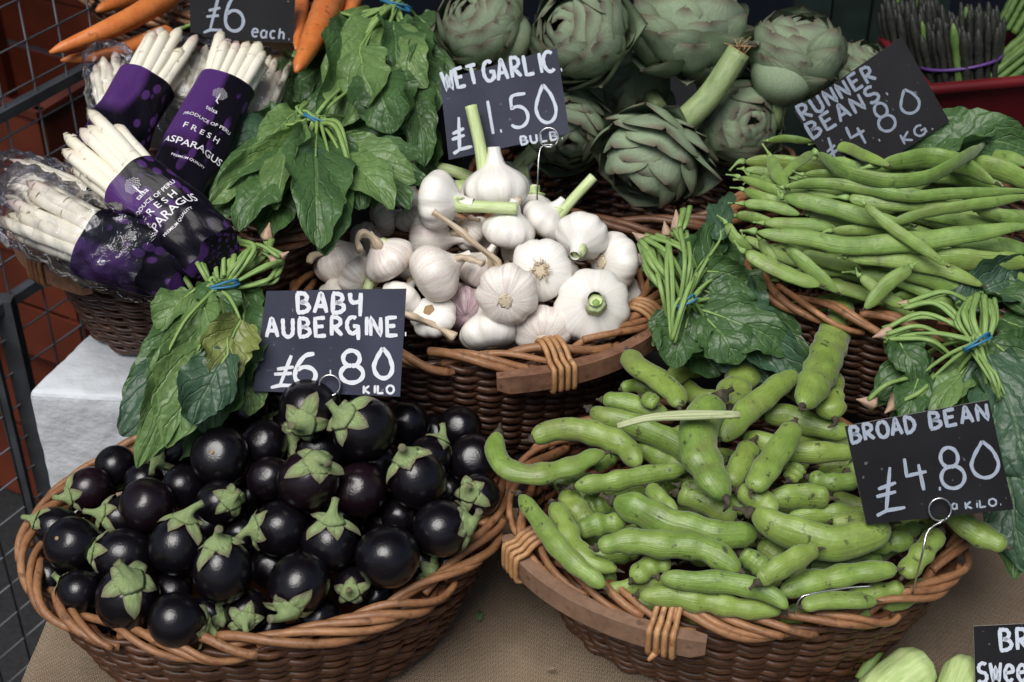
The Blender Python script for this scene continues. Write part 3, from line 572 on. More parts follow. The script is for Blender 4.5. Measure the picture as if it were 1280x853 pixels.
BEANS = [
 ([(623,541),(620,566),(636,587),(675,592),(715,582),(740,570),(758,566)], 14, 4, 'knobbly curved broad bean pod hooked over the left back rim'),
 ([(664,549),(698,537),(738,540),(777,556),(800,584)], 15, 3, 'arched broad bean pod lying against the garlic basket above the hooked one'),
 ([(716,609),(764,603),(813,593),(858,587)], 12, 4, 'straight broad bean pod lying level left of the tall pale pod'),
 ([(649,618),(675,654),(698,684),(725,710),(756,735)], 12, 4, 'straight broad bean pod with black stem end along the left rim by the cane tie'),
 ([(690,628),(705,654),(718,684),(741,703),(772,713)], 13, 3, 'curled broad bean pod with a dark crusted end inside the left rim'),
 ([(705,612),(715,631),(734,655)], 14, 2, 'short light green pod tucked beneath the level straight pod'),
 ([(721,664),(748,657),(782,655)], 13, 3, 'short pale pod end pointing left near the left middle'),
 ([(766,626),(797,638),(836,655),(879,666),(920,669),(950,668)], 19, 5, 'thick broad bean pod with brown pointed left end across the middle'),
 ([(745,685),(784,677),(830,682),(869,684),(905,698),(926,714)], 16, 6, 'broad bean pod with scuffed side arching below the thick middle pod'),
 ([(823,722),(860,726),(900,728),(940,735),(970,748),(986,762)], 13, 6, 'ridged pod curving down to the front rim near the middle'),
 ([(797,744),(830,745),(870,750),(920,760),(978,766)], 14, 5, 'palest pod lying along the front rim above the lower cane tie'),
 ([(899,498),(880,519),(873,555),(886,590),(906,622)], 23, 8, 'fat bright green pod standing like a horn in the middle of the basket'),
 ([(830,478),(860,462),(900,446),(940,434),(968,437)], 14, 3, 'spotted pod leaning on the spinach leaves at the back'),
 ([(945,434),(932,460),(917,488),(912,508)], 19, 4, 'thick short pod crossing the spotted one at the back'),
 ([(996,465),(964,490),(933,516),(900,549)], 15, 6, 'pod slanting up right between the horn pod and the longest upright pod'),
 ([(1057,370),(1048,410),(1030,455),(1003,508)], 19, 9, 'tallest upright pod leaning on the runner bean basket'),
 ([(1036,470),(1038,500),(1043,524)], 18, 4, 'plump pod pointing down right of the tallest upright pod'),
 ([(953,521),(984,521),(1015,531),(1066,544)], 14, 3, 'pod lying level behind the meeting ends of the two upright pods'),
 ([(992,530),(969,568),(940,614)], 17, 6, 'smooth pod hanging below the tallest upright pod'),
 ([(940,554),(927,580),(912,608)], 14, 5, 'short seamed pod right of the horn pod'),
 ([(928,544),(961,555),(1000,566),(1031,566),(1072,566)], 14, 3, 'long level pod running to the left edge of the broad bean card'),
 ([(985,600),(1000,583)], 11, 3, 'stubby pod tip poking up in the dark gap left of the card'),
 ([(960,626),(998,620),(1038,623)], 16, 4, 'rounded darker green pod below the stubby tip'),
 ([(984,648),(1020,644),(1090,642)], 12, 3, 'narrow pod passing under the bottom left corner of the card'),
 ([(1040,652),(1090,648)], 10, 4, 'short pod lying over the narrow one by the card corner'),
 ([(939,642),(978,662),(1030,678),(1077,672),(1113,656)], 20, 7, 'large sagging pod with long withered tip below the broad bean card'),
 ([(1085,680),(1105,679),(1142,676)], 13, 4, 'pod with black shrivelled end next to the card wire'),
 ([(922,614),(950,626),(972,642)], 15, 5, 'pale smooth pod below the horn pod tip'),
 ([(948,728),(987,703),(1023,687)], 14, 7, 'pod slanting up from the front over the lower layer'),
 ([(974,742),(1021,726),(1077,717),(1122,712)], 14, 6, 'long straight ribbed pod parallel to the right front rim'),
 ([(1001,759),(1038,750),(1096,752)], 11, 5, 'low pod peeping over the right front rim'),
 ([(950,678),(980,700)], 13, 3, 'dark seamed pod stub behind the slanting front pod'),
 ([(926,692),(959,716)], 13, 3, 'pod end under the ridged front pod'),
 ([(1175,664),(1152,692),(1128,722)], 15, 6, 'bent pod against the right rim at the foot of the card wire'),
 ([(1010,706),(1060,702),(1104,700)], 14, 2, 'pale pod partly covered behind the sagging pod'),
 ([(738,512),(754,521),(797,534),(846,558),(866,580)], 15, 3, 'curved pod running under the dry stalk at the back left'),
 ([(795,557),(832,576),(860,590)], 12, 2, 'thin pod wedged above the level straight pod'),
 ([(752,500),(785,503),(835,518)], 12, 2, 'pod hidden behind the dry straw stalk'),
 ([(783,440),(800,460),(826,476),(843,492),(849,510)], 15, 4, 'dark green bent pod at the back beside the wooden bar of the garlic basket'),
 ([(776,487),(800,482),(835,492)], 9, 2, 'thin shaded pod under the dark bent one'),
 ([(803,496),(822,506)], 10, 3, 'yellowish rounded pod tip in the shade at the back'),
 ([(810,608),(828,628),(845,645)], 11, 4, 'small pod crossing behind the thick middle pod'),
 ([(846,617),(880,628),(920,650)], 15, 5, 'upper of two striped pods with a shrivelled joined end'),
 ([(850,607),(890,617),(935,640)], 11, 4, 'lower striped pod beside the shrivelled joined end'),
 ([(740,582),(770,565)], 12, 2, 'pod shaded under the arched back pod'),
 ([(728,640),(762,628)], 17, 1, 'smooth pod deep below the level straight pod'),
 ([(790,726),(815,708),(840,705)], 13, 3, 'dark round ended pod in the hollow behind the palest pod'),
 ([(1180,640),(1215,662),(1258,684)], 14, 5, 'pod sticking out to the right beneath the broad bean card'),
 ([(1010,597),(1040,603),(1075,600)], 11, 1, 'dark pod deep in the gap left of the card'),
 ([(1050,755),(1090,742),(1130,735)], 11, 4, 'slim pod along the right front rim below the ribbed one'),
 ([(1060,590),(1100,575),(1150,580)], 14, 1, 'pod hidden behind the broad bean card'),
 ([(1085,620),(1120,628),(1160,630)], 14, 1, 'pod lying behind the lower part of the card'),
 ([(980,480),(1000,492),(1030,500)], 13, 0, 'shaded pod behind the crossing upright pods'),
 ([(860,540),(835,548),(805,540)], 12, 0, 'shaded pod left of the horn pod'),
 ([(757,740),(790,735),(830,730)], 11, 1, 'small pod in the corner behind the long wooden bar'),
 ([(860,700),(900,690),(930,680)], 12, 1, 'shaded pod under the scuffed arching one'),
 ([(800,655),(830,665),(850,675)], 12, 0, 'shaded pod under the thick middle pod'),
 ([(900,590),(930,600),(950,590)], 13, 0, 'shaded pod behind the short seamed pod'),
 ([(1010,680),(1050,690),(1090,690)], 12, 0, 'shaded pod under the large sagging pod'),
 ([(870,575),(850,590),(880,610)], 12, 0, 'pod under the fat horn pod'),
 ([(850,480),(880,500),(930,500)], 13, 0, 'shaded pod below the spotted leaning pod'),
 ([(1060,700),(1100,690),(1150,655)], 12, 1, 'shaded pod behind the bent one at the right rim'),
 ([(700,690),(720,660),(740,640)], 12, 0, 'shaded pod behind the curled left pod'),
 ([(980,560),(1010,545),(1050,535)], 11, 0, 'shaded pod behind the long level pod'),
]
def zb(x, y): return float(np.interp(y, [430, 500, 600, 700, 790], [.205, .215, .195, .175, .150]))
def make_pods(L, zf, m, nm, cat, grp, flat, bump_, seed, lay=.006, stem=True, tipd=.12, back=.7):
    items = []; rs = random.Random(seed)
    for pts, r, lay_, lab in L:
        C, _ = pod(pts, r, zf, dz=lay_ * lay - .02); dep = np.mean([depth(p) for p in C]); rad = (1.04 * (1.08 if r >= 18 else 1) if nm == 'broad_bean' else .90) * r * dep / F_PX
        idx = list(range(1, len(C) - 1, 2)); items.append(dict(p=C[idx], r=[rad * .88] * len(idx), C=C, rad=rad, pri=lay_))
    s = relax(items, 90, .92, back)
    for (pts, r, lay_, lab), it, s_ in zip(L, items, s):
        C = CAM + (it['C'] - CAM) * s_; rad = it['rad'] * s_; c = C.mean(0)
        t = thing(nm, c, lab, cat, grp)
        obj('pod', pod_mesh(C, rad, rs, flat, bump_, tipd), t, m)
        if stem:
            d0 = unit(C[0] - C[2]); hook = unit(d0 + .5 * rng.normal(size=3)); l = rad * (rs.uniform(.35, .9) if nm == 'broad_bean' else rs.uniform(.9, 2.4))
            SC = spline([C[0] - d0 * rad * .10, C[0] + d0 * l * .4, C[0] + d0 * l * .6 + hook * l * .7], 8)
            obj('stem_end', MB().tube(SC, rad * np.array([.36, .44, .36, .24, .17, .14, .13, .17]), 8, shape=lambda th: 1 + .2 * np.cos(4 * th)), t, M['sten'] if nm == 'broad_bean' else M['sstem'])
            d1 = unit(C[-1] - C[-3]); TC = spline([C[-1] - d1 * rad * .12, C[-1] + d1 * rad * .35, C[-1] + unit(d1 + .6 * rng.normal(size=3)) * rad * .7], 6)
            obj('tip', MB().tube(TC, rad * np.linspace(.22, .05, 6), 6), t, M['sten'])
BEANS += [([(x0, y0), ((x0 + x1) / 2, (y0 + y1) / 2 + 4), (x1, y1)], 13, 0, lab) for x0, y0, x1, y1, lab in ((790, 752, 850, 760, 'low pod behind the lower cane tie'), (855, 766, 930, 772, 'low pod behind the middle of the front rim'), (930, 772, 1010, 766, 'low pod behind the front rim under the palest pod end'), (1020, 774, 1090, 765, 'low pod behind the rim by the loose wire'), (1100, 758, 1160, 728, 'low pod behind the right front rim'), (715, 690, 770, 728, 'low pod along the inside of the long wooden bar'), (690, 655, 715, 690, 'low pod inside the left rim by the upper cane tie'), (1150, 600, 1190, 650, 'low pod behind the card at the right rim'))]
BEANS += [([(738, 700), (770, 694), (800, 690)], 13, 0, 'shaded pod in the hollow right of the curled left pod'), ([(720, 668), (735, 690), (760, 705)], 13, -1, 'shaded pod beneath the short pale pod end'), ([(690, 606), (715, 600), (745, 602)], 12, -1, 'shaded pod behind the level straight pod at the left')]
_rb = random.Random(15)
for k in range(46):
    a_ = _rb.uniform(0, 6.28); q_ = math.sqrt(_rb.random()) * .86; x_, y_ = 925 + 225 * q_ * math.cos(a_), 632 + 92 * q_ * math.sin(a_); l_ = _rb.uniform(45, 85); w_ = _rb.uniform(-.6, .6)
    BEANS.append(([(x_ - l_ * math.cos(w_), y_ - l_ * .7 * math.sin(w_)), (x_, y_ + _rb.uniform(-6, 6)), (x_ + l_ * math.cos(w_), y_ + l_ * .7 * math.sin(w_))], 12, -6, 'broad bean pod buried in the shaded lower layer of the basket'))
make_pods(BEANS, zb, M['bean'], 'broad_bean', 'broad bean', 'broad bean pods', .72, .075, 3)
st = thing('dried_stalk', P(850, 520, .26), 'pale dried straw like stalk lying across the beans at the back', 'stalk')
for dx in (0, 3, 7): obj('strand', MB().tube(spline([P(772, 532 + dx * .3, .245), P(810, 521 + dx * .6, .252), P(860, 516 + dx, .262), P(925, 517 + dx * .5, .262)], 14), .0026 - dx * .0001, 6), st, M['stalk'])

def zr(x, y): return float(np.interp(y, [170, 200, 260, 330, 400], [.305, .335, .335, .300, .262]))
RUN = [
 ([(1021,192),(1056,214),(1109,226),(1158,222),(1200,200),(1232,180)], 12, 9, 'longest runner bean curling up at its right end below the price card'),
 ([(1028,180),(1060,186),(1088,198),(1112,208)], 8, 8, 'runner bean touching the bottom edge of the runner beans card'),
 ([(925,222),(975,240),(1005,243),(1048,247)], 8, 5, 'slim runner bean at the upper left of the pile'),
 ([(979,246),(1028,257),(1081,271),(1140,283)], 12, 7, 'runner bean sloping down right through the upper middle'),
 ([(1100,206),(1158,198),(1204,207),(1246,230)], 15, 6, 'wide flat runner bean behind the curled longest one'),
 ([(979,234),(1028,229),(1081,236),(1137,246),(1186,243),(1290,239)], 9, 8, 'long thin runner bean reaching the right edge of the photo at the top'),
 ([(1112,280),(1165,264),(1214,257),(1290,245)], 9, 8, 'thin runner bean forking to the right edge above the thick long one'),
 ([(945,290),(1012,299),(1065,307),(1126,303),(1187,296),(1290,282)], 13, 9, 'thick runner bean running nearly the full width of the pile'),
 ([(955,279),(1004,280),(1046,286)], 9, 6, 'short runner bean just above the thick full width one'),
 ([(1040,289),(1105,287),(1150,290)], 8, 6, 'runner bean with a brown nick in the centre of the pile'),
 ([(1081,256),(1118,287),(1150,308),(1184,333)], 8, 10, 'slim runner bean lying crosswise on top with a hooked tip'),
 ([(1057,321),(1118,325),(1174,336),(1229,357)], 11, 8, 'runner bean curving down to the right in the lower middle'),
 ([(1165,322),(1227,327),(1290,330)], 17, 7, 'broad flat runner bean at the lower right edge'),
 ([(931,315),(963,332),(996,348),(1026,357)], 11, 8, 'spotted runner bean along the left rim'),
 ([(908,280),(920,299),(940,312)], 9, 6, 'short runner bean hanging over the left end of the pile'),
 ([(983,309),(1012,336),(1048,366)], 10, 7, 'runner bean sloping to the front rim beside the upright broad bean'),
 ([(1138,334),(1109,356),(1080,386)], 11, 9, 'short runner bean pointing up right across the front rim'),
 ([(1124,340),(1166,350),(1209,370)], 13, 6, 'shaded flat runner bean above the right spinach stems'),
 ([(1130,188),(1186,190),(1239,191),(1265,188)], 6, 5, 'thin runner bean along the back near the big leaf'),
 ([(1225,190),(1256,197),(1290,206)], 9, 5, 'runner bean at the top right edge under the big leaf'),
 ([(1214,202),(1256,214),(1292,232)], 15, 6, 'wide runner bean curving off the right edge'),
 ([(963,196),(972,218),(984,234)], 10, 7, 'broken runner bean end standing upright at the left back'),
 ([(1016,190),(993,207),(972,227)], 7, 7, 'runner bean tip leaning left by the card foot'),
 ([(1005,218),(1063,218),(1102,226)], 7, 6, 'narrow runner bean under the longest curling one'),
 ([(1160,220),(1214,222),(1255,236)], 15, 5, 'broad shaded runner bean inside the curl of the longest one'),
 ([(1220,262),(1290,279)], 10, 6, 'runner bean tip sloping off the right edge'),
 ([(960,176),(985,174),(1016,177)], 6, 4, 'thin runner bean beside the artichoke at the far left back'),
 ([(950,300),(962,318),(970,330)], 8, 6, 'small runner bean stub pointing down at the left'),
 ([(1190,302),(1240,306),(1290,312)], 12, 5, 'runner bean under the thick one at the right'),
 ([(1010,268),(1060,280),(1110,284)], 9, 5, 'runner bean tucked below the sloping upper one'),
 ([(1060,248),(1120,254),(1190,256)], 11, 5, 'runner bean in the upper centre under the long thin ones'),
 ([(930,255),(965,258),(1000,268)], 8, 5, 'runner bean with a wispy tendril on the left side'),
 ([(1000,318),(1050,330),(1080,340)], 10, 4, 'shaded runner bean above the front left rim'),
 ([(1210,345),(1250,345),(1290,352)], 12, 5, 'runner bean above the dark spinach leaf at the right edge'),
 ([(1180,270),(1230,272),(1290,268)], 10, 4, 'runner bean between the two thin ones on the right'),
 ([(920,270),(940,272),(980,286)], 8, 4, 'runner bean low on the left beside the leaf'),
 ([(1040,200),(1090,214),(1130,214)], 9, 3, 'runner bean hidden below the curled longest one'),
 ([(930,238),(960,250),(990,254)], 8, 4, 'small runner bean on the upper left flank'),
 ([(1075,345),(1110,372),(1135,385)], 9, 5, 'runner bean dipping behind the front rim in the middle'),
 ([(1100,310),(1150,318),(1200,318)], 11, 5, 'runner bean in the lower middle under the crosswise slim one'),
]
_r = random.Random(5)
for k in range(60):
    y = _r.uniform(205, 376); x = _r.uniform(985, 1230) if y < 345 else _r.uniform(1040, 1220); l = _r.uniform(60, 110); s_ = _r.uniform(-45, 60)
    RUN.append(([(max(930, x - l), y - s_ * .6), (x - l * .3, y - s_ * .2 + _r.uniform(-9, 9)), (x + l * .3, y + s_ * .2 + _r.uniform(-9, 9)), (x + l, y + s_ * .6)], _r.uniform(7, 11), _r.choice([0, 1, 2, 3, 4]), 'runner bean buried in the lower layers of the pile'))
make_pods(RUN, zr, M['runner'], 'runner_bean', 'runner bean', 'runner beans in the pile', .44, .022, 4, lay=.004, tipd=.28)

# ------------------------------------------------------------------ garlic
def bulb_mesh(n, squat, neck, seed, mat):
    rs = random.Random(seed); m = MB(); rings = []; off = [rs.uniform(.75, 1.25) for _ in range(n)]; ph = rs.uniform(0, 6)
    pz = [(-.72, .0), (-.76, .12), (-.80, .26), (-.76, .50), (-.62, .78), (-.35, .96), (-.05, 1.0), (.22, .93), (.45, .74), (.62, .52), (.78, .33), (.95, .21 + neck * .03), (1.15, .155 + neck * .03), (1.4, .13 + neck * .03)]
    C = spline([(r, 0, z) for z, r in pz], 40)
    for i, (r, _, z) in enumerate(C):
        w = math.exp(-((z + .1) / .55) ** 2); row = []
        for j in range(54):
            q = 2 * math.pi * j / 54; f = n * q / 2 + ph; lob = abs(math.cos(f)) ** .7; k = int((f / math.pi) % n)
            d = 1 + w * (.115 * lob * off[k % n] - .07) + .012 * math.sin(11 * q + 3 * z + seed)
            row.append((max(r, .001) * d * math.cos(q), max(r, .001) * d * math.sin(q), z * squat))
        rings.append(row)
    m.grid(np.array(rings), wrap=True); return m.mesh('bulb', mat)
GM = {'w': [bulb_mesh(7, .82, 1, 1, M['gwhite']), bulb_mesh(5, .78, 1, 2, M['gwhite'])], 'W': [bulb_mesh(9, .86, 2, 3, M['gwhite'])],
      'p': [bulb_mesh(6, .92, 0, 4, M['gpurple']), bulb_mesh(7, .86, 0, 5, M['gpurple'])], 'd': [bulb_mesh(8, .95, 0, 6, M['gdeep'])]}
def root_mesh(big):
    rs = random.Random(9 + big); m = MB(); n = 46 if big else 18
    m.tube([(0, 0, -.60), (0, 0, -.70), (0, 0, -.72)], [.25, .24, .15], 14, shape=lambda th: 1 + .1 * np.sin(5 * th))
    for k in range(n):
        a = rs.uniform(0, 6.28); r0 = rs.uniform(.1, .24); l = rs.uniform(.06, .26 if big else .10); b = a + rs.uniform(-1, 1)
        C = spline([(r0 * math.cos(a), r0 * math.sin(a), -.69), (r0 * math.cos(a) + l * .4 * math.cos(a), r0 * math.sin(a) + l * .4 * math.sin(a), -.70 - l * .5), (r0 * math.cos(a) + l * math.cos(b), r0 * math.sin(a) + l * math.sin(b), -.66 - l * .3)], 5)
        m.tube(C, .014, 3, cap=False)
    return m.mesh('root_hairs', M['hair'])
ROOTB, ROOTS = root_mesh(1), root_mesh(0)
RDISC = MB().tube([(0, 0, -.55), (0, 0, -.665), (0, 0, -.69)], [.27, .25, .2], 16, shape=lambda th: 1 + .08 * np.sin(5 * th)).mesh('root_plate', M['root'])
# px,py,r, stem dir, dz, pri, kind, stem spec, label ; stem: ('g'|'d', [(px,py,extra height)...], r_px) or 'cut' or ''
def zg(x, y): return float(np.interp(y, [220, 300, 420], [.265, .265, .225]))
GAR = [
 (620, 233, 38, (-.05, 1, .12), .05, 5, 'W', ('g', [(607,207),(600,168),(589,120)], 7.5), 'wet garlic bulb standing upright with a tall green stem crossing the price card'),
 (550, 251, 34, (1, -.12, .25), .045, 6, 'W', ('g', [(584,262),(615,264),(657,266)], 7.5), 'wet garlic bulb lying down with its pale green stem pointing right'),
 (637, 287, 31, (.15, .75, .2), .025, 4, 'W', '', 'squat white garlic bulb under the horizontal green stem'),
 (682, 274, 29, (.65, .72, .2), .02, 2, 'w', ('g', [(698,266),(720,240),(745,213)], 6.5), 'white garlic bulb with green stem slanting up right towards the artichokes'),
 (592, 244, 26, (-.9, .3, -.3), .0, 0, 'w', ('g', [(590,226),(560,213),(524,207)], 7), 'garlic bulb hidden behind the others with green stem pointing left under the card'),
 (645, 222, 24, (.7, .7, .1), .0, 0, 'w', ('g', [(648,208),(658,196),(672,183)], 9), 'hidden garlic bulb whose thick green stem leans right below the card'),
 (668, 258, 22, (0, 1, .1), .0, 1, 'w', ('g', [(667,250),(667,238),(667,226)], 7.5), 'garlic bulb with short upright green stump beside the card wire'),
 (727, 297, 31, (-.25, -.62, .75), .02, 4, 'W', 'cut', 'greenish white garlic bulb with its cut stem facing down left'),
 (771, 327, 34, (.80, .05, -.55), .015, 3, 'w', '', 'white garlic bulb at the right rim with tan root scar on its left side'),
 (677, 336, 36, (.10, .12, -1), .035, 6, 'w', 'roots', 'white garlic bulb facing forward with a frayed ring of roots'),
 (741, 382, 44, (.0, .12, 1), .02, 7, 'W', 'cut', 'largest white garlic bulb with round green cut stem facing forward at the right rim'),
 (635, 367, 36, (.12, .40, -.95), .035, 7, 'p', 'disc', 'garlic bulb in the front centre showing a round tan root plate'),
 (611, 413, 34, (-.15, .9, -.2), .005, 6, 'w', '', 'white garlic bulb half sunk behind the middle of the front rim'),
 (679, 413, 33, (.05, .55, -.85), .005, 7, 'p', 'disc', 'garlic bulb resting on the front rim by the cane tie with roots down'),
 (545, 341, 36, (.80, .45, -.1), .035, 7, 'p', ('d', [(571,320),(585,314),(600,318),(612,322)], 5.5), 'plump lilac garlic bulb with neck bent up right and tan root scar'),
 (484, 323, 31, (-.5, .7, .3), .03, 5, 'p', ('d', [(472,303),(462,288),(449,283),(443,292),(447,305)], 6), 'purple flushed garlic bulb left of centre with a looped dry stalk'),
 (424, 326, 31, (-.35, .85, .1), .015, 4, 'p', ('d', [(416,312),(424,303),(405,309),(384,314),(379,323)], 4.5), 'leftmost purple streaked garlic bulb with dry stalk bent to the left'),
 (449, 345, 26, (-.5, .5, -.5), .01, 4, 'p', ('g', [(453,357),(464,330),(477,294)], 6), 'garlic bulb behind the short upright yellow green stalk above the card'),
 (538, 298, 32, (.85, -.05, .1), .025, 4, 'p', ('d', [(566,295),(580,293),(592,288)], 6), 'white and lilac garlic bulb lying on its side above the plump lilac one'),
 (580, 384, 27, (-.1, .5, -.7), .01, 3, 'd', '', 'small deep purple streaked garlic bulb in a gap in the front centre'),
 (543, 397, 27, (.2, -.3, -.5), .01, 3, 'w', ('d', [(572,424),(545,408),(515,396),(494,389)], 6), 'white garlic bulb with a wide dry stalk lying over the front rim'),
 (503, 373, 25, (.3, .5, -.4), .015, 4, 'w', '', 'smooth white garlic bulb emerging from behind the baby aubergine card'),
 (481, 247, 19, (-.6, .5, -.2), .01, 1, 'p', '', 'small garlic bulb in shade under the spinach at the upper left'),
 (510, 249, 19, (.3, .8, -.2), .02, 1, 'p', ('d', [(514,238),(527,235),(538,240)], 4), 'small purple garlic bulb with papery stalk at the upper left'),
 (514, 275, 19, (.3, -.6, -.2), .02, 2, 'p', '', 'small round garlic bulb below the papery stalk'),
 (480, 273, 20, (.6, .3, -.2), .01, 1, 'p', ('d', [(487,285),(497,280),(507,281)], 4), 'small shaded garlic bulb beside the spinach leaf tip'),
 (598, 338, 27, (.5, .8, .1), .01, 3, 'p', ('d', [(622,333),(625,322),(595,297),(570,276),(544,258)], 5), 'garlic bulb with the longest dry stalk reaching up to the left'),
 (589, 291, 22, (-.6, .5, .1), .005, 1, 'p', ('d', [(575,276),(585,268),(596,272)], 5), 'garlic bulb shaded beneath the lying wet garlic'),
 (650, 318, 23, (.5, .4, -.3), .0, 2, 'p', ('d', [(640,330),(655,322),(672,324)], 7), 'garlic bulb with curled dry neck in the middle of the heap'),
 (560, 372, 23, (-.2, .4, -.4), .0, 1, 'p', '', 'garlic bulb filling the gap below the plump lilac one'),
 (653, 396, 20, (.3, .3, -.4), -.005, 0, 'p', '', 'small shaded garlic bulb behind the two front bulbs'),
 (705, 400, 22, (-.3, .3, -.6), .0, 0, 'p', '', 'small shaded garlic bulb left of the largest white one'),
 (470, 385, 26, (.3, .3, -.6), .0, 0, 'p', '', 'garlic bulb hidden behind the baby aubergine card'),
 (425, 375, 26, (.3, .3, -.6), .0, 0, 'p', '', 'garlic bulb hidden behind the left half of the baby aubergine card'),
 (700, 345, 26, (.3, .3, -.6), -.01, -1, 'w', '', 'garlic bulb deep between the rooted one and the cut green one'),
 (520, 330, 24, (.3, .3, -.6), -.01, -1, 'p', '', 'garlic bulb deep between the two purple flushed ones'),
 (640, 425, 22, (.3, .3, -.6), -.02, -1, 'p', '', 'garlic bulb deep behind the middle of the front rim'),
 (780, 368, 24, (.3, .3, -.6), -.01, -1, 'w', '', 'garlic bulb deep at the right end of the basket'),
 (460, 300, 22, (.3, .3, -.6), -.01, -1, 'p', '', 'garlic bulb deep behind the looped dry stalk'),
 (600, 310, 22, (.3, .3, -.6), -.01, -1, 'p', '', 'garlic bulb deep under the long dry stalk'),
]
items = []
for G in GAR:
    c = P(G[0], G[1], zg(G[0], G[1]) + G[4] - .02); items.append(dict(p=[c], r=[G[2] * depth(c) / F_PX * .92], pri=G[5]))
sc_ = relax(items, 120, .97)
for k, (G, it, s_) in enumerate(zip(GAR, items, sc_)):
    px, py, r, d, dz, pri, kd, stem, lab = G; c = CAM + (it['p'][0] - CAM) * s_; rr = r * depth(c) / F_PX * 1.07
    dv = screen_dir(*d); Mx = basis(dv, spin=k * 2.1); t = thing('garlic_bulb', c, lab, 'garlic', 'garlic bulbs in the basket'); t.matrix_world = mat4(Mx, c, rr)
    meshes = GM[kd]; obj('bulb', meshes[k % len(meshes)], t)
    inv = np.linalg.inv(Mx)
    def loc(p): return inv @ (np.asarray(p) - c) / rr
    if isinstance(stem, tuple):
        kind, pts, w = stem; topz = 1.05 if kind == 'g' else 1.15
        start = c + dv * rr * topz * .86; dd = depth(start); Q = [start]
        for i, (x, y) in enumerate(pts):
            if i == 0 and len(pts) > 2 and math.hypot(x - px, y - py) < r * 1.15: pass
            d0 = dd - .004 * (i + 1) * (1 if kind == 'd' else .3) ; Q.append(CAM + ray(x, y) * d0)
        if 'reaching up' in lab or 'wide dry' in lab or 'yellow green' in lab:
            Q = [CAM + ray(x, y) * (dd - .030 - (.012 if i > 1 else 0)) for i, (x, y) in enumerate(pts)]
            if 'reaching' in lab: Q = [start] + Q
        C = spline([loc(q) for q in Q], 26); wr = w * dd / F_PX / rr; tt = np.linspace(0, 1, 26)
        if kind == 'g':
            rad = wr * (1.0 + .9 * np.exp(-tt * 9)) if 'Q' and not 'yellow green' in lab else wr * np.ones(26)
            obj('stem', MB().tube(C, rad, 16, vs=2, shape=lambda th: 1 + .05 * np.cos(7 * th)), t, M['gcut'])
        else:
            tw = lambda th: .55 + .45 * np.abs(np.cos(th)) + .08 * np.cos(5 * th)
            obj('stem', MB().tube(C, wr * (.95 + .5 * np.exp(-tt * 7) + .18 * np.sin(tt * 19 + k)), 14, vs=3, shape=tw), t, M['gdry'])
    elif stem == 'cut':
        obj('stem', MB().tube([(0, 0, .95), (0, 0, 1.12), (0, 0, 1.25), (0, 0, 1.265), (0, 0, 1.27)], [.30, .25, .235, .19, .02], 20, vs=1, shape=lambda th: 1 + .05 * np.cos(6 * th)), t, M['gcut'])
        obj('stem_core', MB().tube([(0, 0, 1.26), (0, 0, 1.285)], .10, 12, shape=lambda th: 1 + .1 * np.cos(5 * th)), t, M['sstem'])
    else:
        n_ = (0, 0, 1.30)
        if pri > 0: obj('stem', MB().tube(spline([(0, 0, 1.0), (.03, .02, 1.25), (.12, .03, 1.5)], 8), .16, 10, vs=1), t, M['gdry'])
    if stem == 'roots': obj('root_plate', RDISC, t); obj('root_hairs', ROOTB, t)
    elif stem == 'disc' or 'root scar' in lab: obj('root_plate', RDISC, t); obj('root_hairs', ROOTS, t)
    elif d[2] < 0 and pri >= 0: obj('root_plate', RDISC, t)

